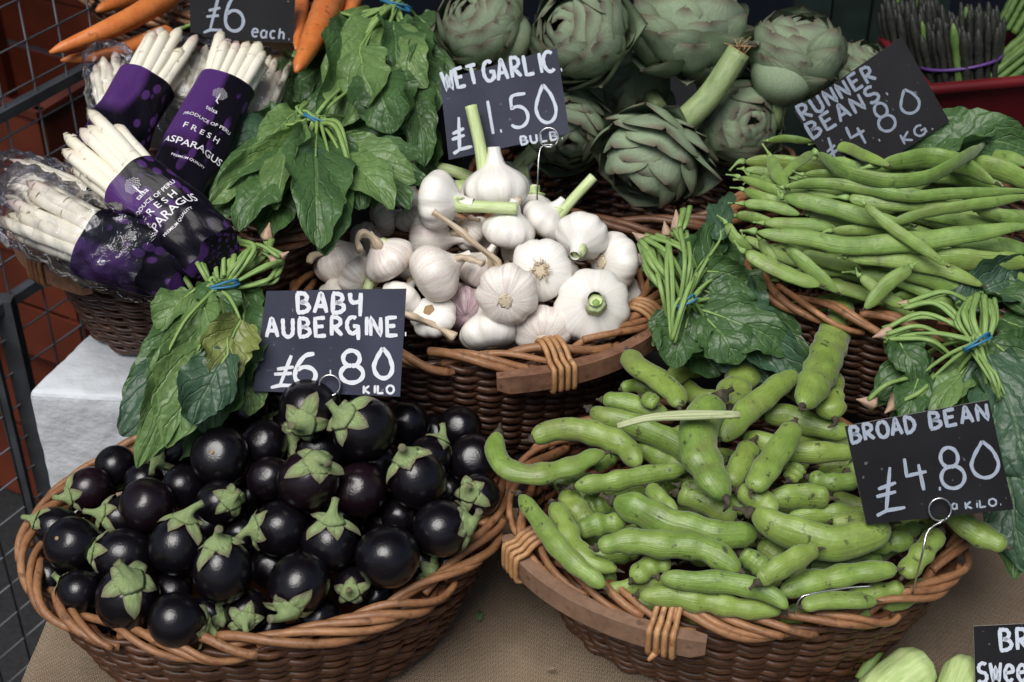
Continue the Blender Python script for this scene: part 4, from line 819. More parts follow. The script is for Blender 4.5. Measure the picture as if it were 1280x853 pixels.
# ------------------------------------------------------------------ artichokes
def bract_mesh(k):
    rs = random.Random(60 + k); A = []; curl = [-.02, .12, .32][k]
    for i in range(9):
        v = i / 8; w = [.44, .60, .72, .80, .84, .80, .68, .44, .05][i]; row = []
        for j in range(7):
            u = (j - 3) / 3; x = u * w; bend = -.55 * v * v + curl * max(0, v - .5) ** 1.3 * 5
            row.append((x, -.10 + .30 * u * u * w * 1.6 - bend * .55 + .05 * (1 - abs(u)) * (v > .1) * -1 + rs.uniform(-.006, .006), v))
        A.append(row)
    A = np.array(A); A[..., 1] *= -1       # outward = +y
    me = MB().grid(A, flip=False).mesh('bract', M['arti']); return me
BR = [bract_mesh(k) for k in range(3)]
def artichoke(px, py, r, d, z, lab, stem=None, opening=0.0, seed=0, n=50):
    c = P(px, py, z); rr = 1.08 * r * depth(c) / F_PX; dv = screen_dir(*d); rs = random.Random(seed)
    t = thing('artichoke', c, lab, 'artichoke', 'globe artichokes'); Mx = basis(dv, spin=seed * 1.3); t.matrix_world = mat4(Mx, c, rr)
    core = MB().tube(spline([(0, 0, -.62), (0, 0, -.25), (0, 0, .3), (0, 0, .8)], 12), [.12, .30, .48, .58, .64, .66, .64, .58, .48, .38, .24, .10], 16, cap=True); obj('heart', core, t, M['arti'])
    for i in range(n):
        f = (i + .5) / n; th = i * 2.39996 + rs.uniform(-.22, .22); zz = -.80 + 1.36 * f ** 1.12      # attachment height
        prof = math.sqrt(max(0, 1 - ((zz + .05) / 1.02) ** 2)); rad = (.80 if f < .75 else .80 - (f - .75) * 1.5) * prof * min(1, .35 + f * 3.2)
        lean = .62 * (1 - f) - .20 - 1.0 * max(0, f - .45) + (opening * 1.1 + .26) * (1 - f) ** 1.0 + rs.uniform(-.14, .20)
        lean = min(1.3, lean + .75 * max(0, 1 - f / .22))
        if f < .14: lean += rs.uniform(.0, .3)
        s_ = (.86 - .26 * f) * (1 if f > .24 else (.85 if f > .12 else .60)) * rs.uniform(.9, 1.08) if f < .8 else .50 - (f - .8) * .9
        e = np.array([math.cos(th), math.sin(th), 0]); up_ = np.array([0, 0, 1.0])
        zdir = unit(up_ * math.cos(lean) + e * math.sin(lean)); ydir = unit(e - zdir * (e @ zdir)); xdir = np.cross(ydir, zdir)
        tw = rs.uniform(-.14, .14); x2 = xdir * math.cos(tw) + zdir * math.sin(tw); z2 = np.cross(x2, ydir)
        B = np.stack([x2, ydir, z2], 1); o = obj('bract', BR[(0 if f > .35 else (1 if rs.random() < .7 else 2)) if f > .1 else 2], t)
        o.matrix_basis = mat4(B, e * rad * .90 + up_ * zz, (s_ * rs.uniform(.95, 1.15), s_, s_))
    if not stem: obj('stem', MB().tube([(0, 0, -.45), (0, 0, -.75), (0, 0, -1.05)], [.26, .22, .21], 14, shape=lambda th: 1 + .05 * np.cos(8 * th)), t, M['astem'])
    if stem:
        pts, w = stem; inv = np.linalg.inv(Mx); loc = lambda p: inv @ (np.asarray(p) - c) / rr
        base = c - dv * rr * .72; dd = depth(base); Q = [base] + [CAM + ray(x, y) * (dd - .012 * (i + 1)) for i, (x, y) in enumerate(pts)]
        C = spline([loc(q) for q in Q], 16); wr = w * dd / F_PX / rr
        obj('stem', MB().tube(C, wr * np.linspace(1.12, 1, 16), 18, vs=2, shape=lambda th: 1 + .05 * np.cos(8 * th)), t, M['astem'])
        e_ = C[-1]; dr = unit(C[-1] - C[-2]); cb = MB()
        for q in range(16): cb.tube([e_ - dr * .02 + .1 * rng.normal(size=3) * wr * 3, e_ + dr * .05 + rng.normal(size=3) * wr * .5], .012, 4)
        cb.tube([e_ - dr * .03, e_ + dr * .012], wr * .98, 14); obj('stem_cut', cb, t, M['root'])
artichoke(815, 195, 60, (-.42, -.78, .30), .285, 'artichoke lying head down in front with a thick green stem pointing up right', ([(870, 122), (905, 68)], 15), .55, 1)
artichoke(922, 152, 58, (.32, -.12, .92), .275, 'artichoke facing forward right of the thick stem with closed dark centre', None, .1, 2)
artichoke(728, 42, 64, (-.62, .12, .72), .385, 'large artichoke above the wet garlic card turned to the left', None, .15, 3)
artichoke(862, 40, 68, (.02, .95, .25), .365, 'tallest artichoke at the top centre pointing straight up', None, .45, 4)
artichoke(995, 68, 58, (.12, .85, .5), .350, 'artichoke at the top right beside the dark wooden panel with purplish tip', None, .25, 5)
artichoke(602, 32, 56, (-.42, .35, .80), .375, 'dark artichoke at the top left of the group beside the spinach', None, .1, 6)
artichoke(708, 162, 52, (.10, -.52, .85), .270, 'artichoke tucked behind the right end of the wet garlic card', None, .25, 7)
artichoke(790, 118, 46, (-.2, .5, -.6), .270, 'shaded artichoke deep behind the thick stem', None, .2, 8, 44)
artichoke(1078, 84, 34, (.3, .6, .5), .290, 'pale artichoke mostly hidden behind the runner beans card', None, .2, 9, 44)
artichoke(660, 110, 48, (-.3, .2, .7), .300, 'artichoke behind the wet garlic card', None, .2, 10, 44)
artichoke(560, 95, 42, (-.3, -.3, .7), .280, 'shaded artichoke between the spinach and the wet garlic card', None, .1, 11, 44)

# ------------------------------------------------------------------ leafy bunches
def leaf_mb(base, tip, w, lift, roll, rs, drop=0.0, cup=.30, wave=.20, nl=30, nw=17):
    base, tip = np.asarray(base), np.asarray(tip); L = np.linalg.norm(tip - base); n0 = unit(CAM - (base + tip) / 2) * .55 + np.array([0, 0, .6]); n0 = unit(n0)
    mid = (base + tip) / 2 + n0 * lift * L; q3 = base * .25 + tip * .75 + n0 * lift * L * .9 + unit(np.cross(tip - base, n0)) * rs.uniform(-.06, .06) * L
    C = spline([base, base * .72 + tip * .28 + n0 * lift * L * .7, mid, q3, tip + np.array([0, 0, -drop])], nl); T, N, B = frames(C, n0)
    p1, p2, p3 = rs.uniform(0, 6), rs.uniform(0, 6), rs.uniform(0, 6); rows = []; asym = rs.uniform(-.12, .12); fold = rs.uniform(-.3, 1.5)
    for i in range(nl):
        v = i / (nl - 1); wd = w * (math.sin(math.pi * min(1, v * .93 + .07) ** .86) ** .58) * (1 + .05 * math.sin(9 * v + p3)) if v < .999 else w * .03
        wd = max(wd, w * .03); row = []; rl = roll + .35 * math.sin(2.2 * v + p1)
        s_, n_ = B[i] * math.cos(rl) + N[i] * math.sin(rl), N[i] * math.cos(rl) - B[i] * math.sin(rl)
        for j in range(nw):
            u = -1 + 2 * j / (nw - 1); a = abs(u)
            lateral = u * wd * (1 + asym * u) * (1 - .10 * fold * a); h = wd * (cup * fold * u * u + wave * a * a * math.sin(7 * v + p2 + (1.4 if u > 0 else 0)) + wave * .7 * a ** 3 * math.sin(15 * v + p3 * u)) + w * .05 * math.sin(10 * v - 5 * a + p1)
            row.append(C[i] + s_ * lateral + n_ * h)
        rows.append(row)
    A = np.array(rows); o_ = rs.random() * 90
    for i in range(nl):
        for j in range(nw):
            p = A[i, j]; u = -1 + 2 * j / (nw - 1); q = p * 38 + o_; A[i, j] = p + N[i] * (w * .12 * mnoise.noise(q * .6) + w * .045 * mnoise.noise(q * 2.3)) * (.35 + .65 * abs(u)) + B[i] * w * .16 * abs(u) ** 2 * mnoise.noise((i * .35 + o_, u * .8, 3.)) 
    return MB().grid(A), C
LK = dict(d='leaf', l='leaf2', y='leafy', b='leafb')
def bunch(label, tie, zf, leaves, stems, roots=(), seed=0, band=True, bw=22, bdir=(1, .2), lh=4.0):
    rs = random.Random(seed); t = thing('spinach_bunch', tie, label, 'spinach', 'tied bunches of spinach')
    extra = [(bx + rs.uniform(-10, 10), by + rs.uniform(-6, 10), tx + rs.uniform(-22, 22), ty + rs.uniform(-14, 10), w * .85, 'd', h - 1.1) for (bx, by, tx, ty, w, mt, h) in leaves[:9] if not (300 < tx < 420 and by > 340)]
    for k, (bx, by, tx, ty, w, mt, h) in enumerate(list(leaves) + extra):
        B_ = P(bx, by, zf(bx, by) + h * .01); T_ = P(tx, ty, zf(tx, ty) + h * .01 - .004); wd = 1.28 * w * depth((B_ + T_) / 2) / F_PX
        m, C = leaf_mb(B_, T_, wd, rs.uniform(.05, .16), rs.uniform(-.45, .45), rs)
        obj('leaf', m, t, M[LK[mt]])
        S = MB().tube(spline([np.array(tie) + rng.normal(size=3) * .003, (np.array(tie) + C[0]) / 2 + np.array([0, 0, .006]), C[0], C[4], C[9]], 16), np.linspace(.0024, .0009, 16), 7, vs=3); obj('leaf_stalk', S, t, M['sstem'])
    for pts, hh, w in [(([(x + (rs.uniform(-9, 9) if i < len(s_[0]) - 1 else rs.uniform(-4, 4)), y + rs.uniform(-5, 5)) for i, (x, y) in enumerate(s_[0])]) if c_ else s_[0], s_[1] - .25 * c_, s_[2] * (1 - .12 * c_)) for s_ in stems for c_ in range(3)]:
        C = spline([P(x, y, zf(x, y) + hh * .01 + .01 * math.sin(math.pi * i / (len(pts) - 1))) for i, (x, y) in enumerate(pts)], 16)
        obj('stem', MB().tube(C, .78 * w * depth(C[0]) / F_PX * np.linspace(1.15, .85, 16), 8, vs=3, flat=.8), t, M['sstem'])
    for x, y, hh, w, dx, dy in roots:
        p = P(x, y, zf(x, y) + hh * .01); r = w * depth(p) / F_PX; d = screen_dir(dx, dy, .2)
        obj('root', MB().tube(spline([p - d * r * 1.6, p - d * r * .6, p, p + d * r * .9, p + d * r * 2.0], 12), r * np.array([1.25, 1.3, 1.25, 1.15, 1.0, .9, .8, .62, .45, .32, .2, .1]), 10, shape=lambda th: 1 + .12 * np.cos(5 * th), vs=2), t, M['sroot'])
    if band:
        p = np.array(tie); s_ = screen_dir(bdir[0], bdir[1], 0); n_ = unit(CAM - p); r = bw * depth(p) / F_PX
        for q in (-1, 1):
            C = [p + s_ * r * math.cos(a) + n_ * (r * .75 * math.sin(a) + .002) + np.cross(s_, n_) * .0017 * q * (1 + .6 * math.sin(a * 2)) for a in np.linspace(0, 2 * math.pi, 30)]
            obj('rubber_band', MB().tube(C, .0012, 5, cap=False), t, M['band'])
    return t
zc = lambda v: (lambda x, y: v)
zS1 = lambda x, y: float(np.interp(y, [0, 100, 200, 230], [.36, .335, .285, .27]))
bunch('dark green spinach bunch at the top centre hanging down between asparagus and artichokes', P(495, 6, .385), zS1, [
 (470, 20, 362, 96, 20, 'l', 1.5), (490, 25, 500, 92, 26, 'd', 3.0), (470, 28, 425, 158, 42, 'l', 3.0), (470, 92, 488, 168, 32, 'd', 3.6), (500, 40, 545, 142, 24, 'd', 1.4),
 (515, 90, 530, 208, 22, 'd', 1.5), (480, 30, 535, 110, 25, 'l', 2.5), (420, 78, 345, 130, 24, 'd', .5), (400, 95, 350, 160, 22, 'd', 0), (440, 70, 390, 160, 30, 'd', .6), (490, 120, 470, 205, 28, 'd', .8), (500, 60, 550, 190, 24, 'd', .0),
 (450, 60, 460, 135, 28, 'l', 4.2), (520, 20, 560, 60, 22, 'd', .5), (470, 120, 515, 228, 26, 'd', .2), (450, 130, 478, 235, 26, 'd', .0), (505, 150, 545, 235, 22, 'd', -.8), (380, 70, 352, 150, 22, 'd', .8), (400, 40, 372, 110, 20, 'd', .0), (515, 140, 535, 215, 20, 'd', -.5)],
 [([(492, 6), (475, 20), (455, 45)], 3, 3.5), ([(495, 5), (470, 15), (440, 30)], 2.5, 3), ([(505, -6), (530, -20), (545, -40)], 1, 4), ([(490, 0), (470, -10), (450, -25)], 3, 4), ([(470, 30), (440, 20), (400, 10)], 2, 3)], seed=21, bw=20, bdir=(1, -.35))
zS2 = lambda x, y: float(np.interp(y, [130, 200, 300], [.335, .325, .30]))
bunch('spinach bunch with blue band lying above the garlic and left of the price card', P(398, 152, .355), zS2, [
 (385, 165, 262, 258, 24, 'l', 2.2), (380, 150, 270, 205, 26, 'b', 1.5), (385, 175, 300, 290, 30, 'd', 2.0), (395, 170, 398, 312, 36, 'd', 3.0), (415, 175, 452, 262, 28, 'd', 2.2), (430, 180, 520, 228, 24, 'l', 1.6),
 (430, 200, 492, 262, 24, 'l', 2.2), (370, 160, 345, 262, 28, 'l', 2.6), (440, 175, 505, 195, 18, 'd', 1.0), (360, 150, 318, 165, 20, 'd', 1.6), (400, 220, 425, 290, 26, 'd', 1.4), (350, 230, 330, 300, 26, 'd', .8), (330, 200, 262, 290, 24, 'd', .4), (410, 190, 380, 262, 24, 'b', 3.2), (450, 200, 470, 245, 22, 'd', .3), (440, 150, 510, 165, 22, 'd', -.6), (370, 140, 330, 190, 20, 'l', 2.4)],
 [([(398, 150), (370, 155), (340, 158)], 2.0, 3), ([(396, 146), (415, 130), (440, 110)], 2, 3.5), ([(394, 146), (408, 128), (425, 112)], 2.4, 3.5), ([(402, 154), (420, 160), (436, 205)], 3, 4), ([(390, 150), (375, 140), (385, 128)], 2, 3)], seed=22, bw=20, bdir=(1, -.5))
zS3 = lambda x, y: float(np.interp(y, [270, 360, 460, 560, 600], [.315, .300, .265, .215, .185]))
bunch('large spinach bunch with pink roots and blue band hanging over the back of the aubergines', P(275, 358, .325), zS3, [
 (262, 385, 172, 585, 26, 'l', 2.5), (255, 380, 152, 545, 30, 'b', 1.2), (268, 390, 210, 560, 34, 'l', 2.2), (285, 440, 240, 530, 30, 'b', 3.4), (300, 400, 270, 478, 30, 'y', 3.4), (305, 385, 305, 485, 26, 'd', 1.4), (312, 400, 318, 510, 24, 'd', .2),
 (240, 365, 196, 412, 20, 'l', 2.4), (240, 420, 196, 520, 30, 'd', .8), (280, 430, 262, 545, 30, 'd', 1.4), (290, 400, 300, 500, 30, 'd', .4), (262, 350, 290, 400, 22, 'd', 3.2), (250, 370, 272, 440, 22, 'l', 3.0), (300, 360, 325, 410, 20, 'd', .6), (262, 470, 205, 545, 24, 'd', 1.5), (300, 440, 312, 520, 26, 'l', .4), (235, 390, 178, 480, 22, 'd', .4), (270, 500, 225, 575, 24, 'd', .0)],
 [([(228, 290), (245, 320), (268, 352)], 1.5, 4), ([(232, 288), (262, 300), (272, 350)], 2.2, 4.5), ([(236, 292), (225, 330), (240, 362)], 1.2, 5), ([(290, 300), (292, 325), (282, 352)], 2, 5), ([(295, 300), (318, 310), (290, 352)], 2.4, 4), ([(292, 302), (300, 330), (278, 356)], 1.6, 5), ([(350, 322), (320, 306), (300, 330), (285, 352)], 2.4, 3.5), ([(352, 326), (330, 335), (290, 355)], 2, 4), ([(240, 285), (275, 290), (280, 345)], 2.6, 4), ([(228, 296), (250, 335), (262, 356)], 2.8, 4), ([(348, 328), (335, 350), (295, 362)], 1.4, 4), ([(340, 300), (330, 320), (300, 345)], .8, 5), ([(270, 360), (232, 400), (205, 450)], 3.0, 2.6)],
 [(228, 288, 1.8, 6, -.6, .6), (291, 297, 2, 7, 0, 1), (350, 322, 2, 7, .8, .5), (238, 284, 2.2, 5, -.5, .9), (335, 290, 1, 6, .2, 1)], seed=23, bw=24, bdir=(1, .22))
zS4 = lambda x, y: float(np.interp(y, [250, 330, 400, 480], [.300, .285, .245, .215]))
bunch('spinach bunch with upright green stems between the garlic and the runner beans', P(858, 378, .29), zS4, [
 (900, 300, 903, 246, 16, 'b', 2.5), (866, 345, 905, 296, 26, 'd', 2.0), (870, 385, 985, 445, 26, 'd', 2.0), (862, 390, 845, 462, 26, 'd', 2.0), (895, 385, 1008, 480, 30, 'b', 1.0), (880, 395, 925, 455, 28, 'd', 2.2), (905, 345, 960, 400, 26, 'b', 1.2),
 (870, 360, 940, 400, 26, 'd', 1.8), (850, 380, 835, 445, 20, 'd', .8), (880, 340, 935, 350, 22, 'd', 2.0), (900, 400, 960, 480, 30, 'b', .4), (845, 330, 870, 370, 18, 'd', .6), (820, 320, 815, 360, 14, 'd', -.2), (880, 310, 930, 330, 22, 'd', .4), (940, 380, 1000, 420, 24, 'd', -.4), (860, 420, 900, 470, 28, 'd', 0)],
 [([(802, 300), (825, 335), (855, 372)], 1.5, 5), ([(806, 298), (838, 320), (862, 365)], 1.8, 4.5), ([(812, 296), (850, 310), (868, 335)], 2, 4), ([(800, 305), (818, 350), (850, 378)], 1, 5), ([(835, 300), (840, 340), (842, 420)], 2.6, 4), ([(850, 285), (856, 330), (846, 400)], 2.8, 3.5), ([(845, 295), (865, 300), (885, 295)], 2, 4), ([(866, 345), (852, 385), (840, 425)], 3, 4), ([(855, 262), (850, 280), (845, 300)], 1.8, 4.5), ([(815, 310), (826, 360), (835, 400)], 1.6, 4)],
 [(800, 297, 1.4, 6, -.8, .5), (846, 276, 1.6, 7, -.1, 1), (832, 286, 1.4, 5, -.2, 1)], seed=24, bw=13, bdir=(.8, .5))
zS5 = lambda x, y: float(np.interp(y, [350, 420, 520, 700], [.275, .270, .235, .16]))
bunch('spinach bunch with blue band and looping pale stems at the right edge', P(1222, 428, .305), zS5, [
 (1235, 445, 1300, 610, 42, 'b', 2.5), (1238, 425, 1310, 500, 34, 'd', 2.0), (1215, 450, 1165, 520, 22, 'l', 1.4), (1150, 470, 1128, 530, 20, 'd', 1.2), (1195, 380, 1300, 345, 28, 'b', .8), (1240, 540, 1285, 715, 34, 'b', .5), (1200, 460, 1210, 560, 28, 'd', 1.0),
 (1120, 420, 1145, 480, 18, 'd', 1.5), (1160, 440, 1100, 500, 22, 'd', .4), (1205, 450, 1245, 540, 34, 'd', .6), (1140, 500, 1180, 540, 22, 'l', -.4), (1250, 400, 1320, 430, 28, 'd', .5), (1230, 470, 1275, 560, 24, 'l', 1.6), (1180, 500, 1110, 545, 24, 'd', -.8), (1270, 600, 1300, 700, 30, 'd', 0), (1230, 360, 1290, 400, 24, 'd', .8)],
 [([(1215, 372), (1205, 395), (1222, 428)], 3.0, 5), ([(1222, 368), (1216, 395), (1226, 426)], 3.4, 5), ([(1230, 370), (1232, 398), (1230, 428)], 3.2, 5), ([(1236, 376), (1242, 400), (1234, 430)], 2.8, 5), ([(1208, 378), (1198, 400), (1218, 432)], 2.6, 4), ([(1105, 412), (1150, 392), (1190, 405), (1218, 430)], 1.8, 4), ([(1108, 418), (1150, 408), (1195, 430)], 2.0, 4), ([(1130, 385), (1170, 380), (1210, 415)], 2.0, 4.5), ([(1108, 424), (1160, 425), (1190, 445)], 1.6, 4), ([(1135, 378), (1180, 365), (1212, 378)], 2.2, 4), ([(1085, 500), (1110, 480), (1150, 470)], .6, 4), ([(1120, 505), (1150, 490), (1170, 470)], .8, 4), ([(1218, 434), (1240, 470), (1250, 500)], 3.0, 3.4)],
 [(1103, 418, 1.4, 7, -1, -.3), (1132, 380, 1.8, 6, -1, .1), (1083, 502, .4, 7, -1, .2), (1118, 506, .8, 9, -.5, -.4)], seed=25, bw=19, bdir=(.85, .5))
lfb = thing('cabbage_leaf', P(1215, 175, .33), 'large dark green leaf behind the runner beans near the red bin', 'leaf')
_rs = random.Random(3)
m_, C_ = leaf_mb(P(1130, 190, .325), P(1290, 190, .33), .038, .12, -.3, _rs); obj('leaf', m_, lfb, M['leaf'])
m_, C_ = leaf_mb(P(1160, 200, .33), P(1240, 165, .35), .022, .12, .5, _rs); obj('leaf', m_, lfb, M['leaf'])

# ------------------------------------------------------------------ white asparagus packs
def spear_mesh(k):
    rs = random.Random(80 + k); m = MB(); n = 26; C = np.array([(.004 * math.sin(3 * t + k), .004 * math.cos(2 * t + k), t) for t in np.linspace(0, 1, n)])
    rad = np.array([.036 * (1 + .05 * math.sin(13 * t + k)) * (1 if t < .86 else max(.10, (1 - ((t - .86) / .145) ** 1.7))) for t in np.linspace(0, 1, n)])
    m.tube(C, rad, 12, shape=lambda th: 1 + .04 * np.cos(3 * th + k))
    for q in range(15):
        t = [.30, .52, .68, .77, .82, .85, .87, .89, .905, .92, .935, .95, .96, .97, .98][q]; th = q * 2.4 + k; r = float(np.interp(t, np.linspace(0, 1, n), rad)) * 1.06; h = .060 - .03 * (t > .8); A = []
        for i in range(4):
            v = i / 3; rr_ = float(np.interp(min(1, t + v * h), np.linspace(0, 1, n), rad)) * 1.07 + .002
            A.append([(rr_ * math.cos(th + u * (1 - v) ** .8 * .62), rr_ * math.sin(th + u * (1 - v) ** .8 * .62), t + v * h) for u in (-1, -.5, 0, .5, 1)])
        m.grid(np.array(A) , us=1, vs=1)
        for u_ in range(12): m.U[-1 - u_ * 4 + 0] = m.U[-1 - u_ * 4]
    me = m.mesh('spear', M['spear']); uvl = me.uv_layers[0].data
    for l in me.loops: uvl[l.index].uv[1] = me.vertices[l.vertex_index].co.z
    return me
SPM = [spear_mesh(k) for k in range(4)]
_tc = {}
def text_mesh(s, size):
    key = s
    if key not in _tc:
        cu = bpy.data.curves.new('text_source', 'FONT'); cu.body = s; cu.size = 1.0; cu.align_x = 'CENTER'; cu.resolution_u = 3; cu.offset = .008
        o = bpy.data.objects.new('text_source', cu); COL.objects.link(o); bpy.context.view_layer.update()
        me = bpy.data.meshes.new_from_object(o.evaluated_get(bpy.context.evaluated_depsgraph_get())); _tc[key] = ([tuple(v.co)[:2] for v in me.vertices], [list(p.vertices) for p in me.polygons])
        bpy.data.objects.remove(o); bpy.data.curves.remove(cu); bpy.data.meshes.remove(me)
    V, Fc = _tc[key]; return [(x * size, y * size) for x, y in V], Fc
def asp_pack(label, tip, mid, end, hw, zt, zm, ze, n=10, film=False, text=True, seed=0, spread=1.0, plain=False, crumple=1.0, fend=.75):
    rs = random.Random(seed); pt_, pm, pe = P(*tip, zt), P(*mid, zm), P(*end, ze); a = unit(pt_ - pm); s_ = unit(np.cross(a, unit(CAM - pm))); s_ = s_ if s_[0] > 0 or abs(s_[0]) < .3 and s_[2] > 0 else -s_
    nn = unit(CAM - pm); nn = unit(nn - a * (nn @ a)); s_ = np.cross(a, nn)
    if s_ @ RT < 0: s_ = -s_
    r = hw * depth(pm) / F_PX; L = np.linalg.norm(pt_ - pm); t = thing('asparagus_pack', pm, label, 'asparagus', 'packs of white asparagus')
    w0 = np.array(pm)
    lay = [(i, l) for l in (1, 0, -1) for i in range([5, 6, 5][l + 1])][:n + 6]
    for k, (i, l) in enumerate(lay):
        cnt = [5, 6, 5][l + 1]; u = (i - (cnt - 1) / 2) / 3.0; off = s_ * u * r * .88 * spread + nn * l * r * .40 + s_ * rs.uniform(-.05, .05) * r
        b = w0 + unit(pe - pm) * .018 + off * .80; tipp = pt_ + off * 1.12 - a * rs.uniform(0, .035) + s_ * rs.uniform(-.1, .1) * r - a * (.010 if l < 0 else 0); ln = np.linalg.norm(tipp - b)
        o = obj('spear', SPM[k % 4], t); rd = r * rs.uniform(.185, .235) / .036; B = basis(unit(tipp - b), spin=rs.uniform(0, 6)); o.matrix_basis = mat4(B, b - w0, (rd, rd, ln))
    down = pe - pm; DL = np.linalg.norm(down); dd = unit(down)
    p1, p2 = rs.uniform(0, 6), rs.uniform(0, 6)
    def W(th, v, lift=0.0):     # th = 0 right, pi/2 towards the viewer, pi left
        ax = pm + down * v; c, s2 = math.cos(th), math.sin(th)
        rx = r * (1.06 - .10 * v + .06 * math.sin(5 * v + p1)); ry = r * (.70 - .16 * v)
        e = (abs(c) ** 2.6 + abs(s2) ** 2.6) ** (-1 / 2.6)
        cr = crumple * r * (.035 * math.sin(3 * th + 6 * v + p1) + .03 * math.sin(7 * th - 9 * v + p2) + .05 * v * math.sin(5 * th + 14 * v + p1)) * (.35 + v)
        return ax + s_ * (rx * c * e + cr * c) + nn * (ry * s2 * e + cr * s2 + lift) 
    if not plain:
        rows = [[W(2 * math.pi * j / 72, v, 0) for j in range(72)] for v in np.linspace(0, 1, 30)]
        m = MB().grid(np.array(rows), wrap=True, flip=False); cap = [[p * (1 - q) + pe * q for p in rows[-1]] for q in (0, .5, .98)]; m.grid(np.array(cap), wrap=True)
        obj('wrapper', m, t, M['wrap'])
        if text:
            def lay_text(V, Fc, xc, v0, name):
                V2 = [W(math.pi / 2 - (x + xc) / (r * 1.02), v0 - y / DL, .0007) for x, y in V]; obj(name, MB().poly(V2, Fc), t, M['ink'], smooth=False)
            q = r / .031
            for s, size, v0, xc in (('PRODUCE OF PERU', .0058, .40, 0), ('F R E S H', .0098, .50, 0), ('ASPARAGUS', .0118, .62, 0), ('PREMIUM QUALITY', .0040, .71, 0), ('talsa', .0072, .31, -.002)):
                V, Fc = text_mesh(s, size * q); lay_text(V, Fc, xc * q, v0, 'lettering')
            V = []; Fc = []
            def dot(x, y, rr_):
                b = len(V); V.extend([(x + rr_ * math.cos(k * 1.0472), y + rr_ * math.sin(k * 1.0472)) for k in range(6)]); Fc.append(list(range(b, b + 6)))
            for k in range(56):
                rr_ = .0072 * math.sqrt((k + .5) / 56); dot(rr_ * 1.1 * math.cos(k * 2.39996), rr_ * math.sin(k * 2.39996), .00052)
            b = len(V); V += [(-.0007, -.011), (.0008, -.011), (.0007, 0), (-.0004, 0), (.0003, -.011), (.003, -.0125), (.003, -.0115), (.0007, -.0095)]; Fc += [[b, b + 1, b + 2, b + 3], [b + 4, b + 5, b + 6, b + 7]]
            V = [(x * q, y * q) for x, y in V]; lay_text(V, Fc, -.002 * q, .17, 'tree_logo')
    if film:
        m = MB(); rows = []
        st0 = -L / DL * 1.16
        for v in np.linspace(st0, fend, 44):
            row = []
            f = (v - st0) / (fend - st0); k_ = min(1, f / .10) ** .5; wv = 1.0
            for j in range(72):
                th = 2 * math.pi * j / 72; c, s2 = math.cos(th), math.sin(th); e = (abs(c) ** 2.4 + abs(s2) ** 2.4) ** (-1 / 2.4)
                ax = pm + down * v if v > 0 else pm + (pt_ - pm) * (-v / (L / DL))
                nz = .05 * math.sin(4 * th + 13 * v + p1) + .045 * math.sin(9 * th - 17 * v) + .03 * math.sin(15 * th + 31 * v + p2)
                row.append(ax + s_ * r * (1.20 * spread * e * c) * k_ * (1 + nz) + nn * r * (.92 * e * s2) * k_ * (1 + nz))
            rows.append(row)
        m.grid(np.array(rows), wrap=True); obj('plastic_bag', m, t, M['film'])
    return t
asp_pack('pack of white asparagus upright at the back with printed label facing forward', (308, 52), (282, 112), (205, 262), 37, .40, .385, .335, seed=1)
asp_pack('pack of white asparagus upright at the back left with its black wrapper in shade', (222, 42), (182, 108), (130, 195), 37, .385, .37, .335, seed=2, text=False)
asp_pack('front pack of white asparagus lying diagonally with tree logo on purple band', (100, 168), (168, 232), (268, 318), 42, .385, .385, .345, seed=3)
asp_pack('white asparagus pack wrapped in crinkled clear plastic at the far left edge', (18, 252), (122, 306), (238, 338), 44, .345, .355, .325, film=True, seed=4, text=False)
asp_pack('second plastic wrapped asparagus pack behind the far left one', (12, 222), (118, 252), (205, 300), 30, .315, .320, .29, film=True, seed=5, text=False, fend=.2)
asp_pack('clear bag of asparagus behind the back left pack', (135, 68), (140, 125), (150, 190), 26, .355, .335, .30, film=True, plain=True, seed=6, text=False)
asp_pack('clear bag of asparagus between the labelled pack and the spinach', (344, 78), (325, 135), (300, 200), 24, .355, .34, .31, film=True, plain=True, seed=7, text=False)
asp_pack('clear bag of asparagus standing behind the two upright packs', (250, 62), (235, 112), (215, 170), 26, .36, .345, .31, film=True, plain=True, seed=8, text=False)

# ------------------------------------------------------------------ carrots at the back left
def carrot(pts, r, z, lab):
    C = spline([P(x, y, z + dz) for x, y, dz in pts], 24); rad = r * depth(C[0]) / F_PX; t = thing('carrot', C.mean(0), lab, 'carrot', 'carrots at the back')
    prof = np.interp(np.linspace(0, 1, 24), [0, .04, .12, .6, .92, 1], [.5, .9, 1, .82, .45, .12]) * (1 + .015 * np.sin(np.arange(24) * 2.1))
    obj('root', MB().tube(C, rad * prof, 16, vs=6), t, M['carrot'])
    d = unit(C[0] - C[2])
    for k in range(4): obj('green_top', MB().tube(spline([C[0] - d * .003, C[0] + d * .02, C[0] + d * .05 + rng.normal(size=3) * .012], 8), .0022, 6), t, M['sstem'])
carrot([(218, -8, .0), (150, 30, 0), (62, 66, -.01)], 15, .375, 'long carrot lying on top pointing left at the back left')
carrot([(215, 40, .0), (140, 66, 0), (76, 76, 0)], 12, .345, 'carrot under the long one at the back left')
carrot([(416, -10, .0), (398, 35, 0), (370, 90, -.01)], 19, .385, 'thick carrot between the hanging price card and the spinach')
carrot([(378, -20, .0), (376, 20, 0), (370, 62, 0)], 10, .375, 'carrot directly beside the right edge of the six pound card')
carrot([(446, -14, .0), (438, 10, 0), (428, 34, 0)], 12, .37, 'short carrot end above the top spinach bunch')
carrot([(190, -18, .0), (160, -4, 0), (120, 14, 0)], 13, .36, 'carrot at the very top edge beside the wicker rim')
prism('display_riser', -.50, -.06, .34, .72, -.017, .215, M['dark'], 'dark tall riser step under the carrots at the back left', 'riser')
basket('pale wicker basket of carrots at the top left edge', 268, -30, .345, .165, .12, 0, .12, M['rim'], M['weave'], seed=9, nst=32)
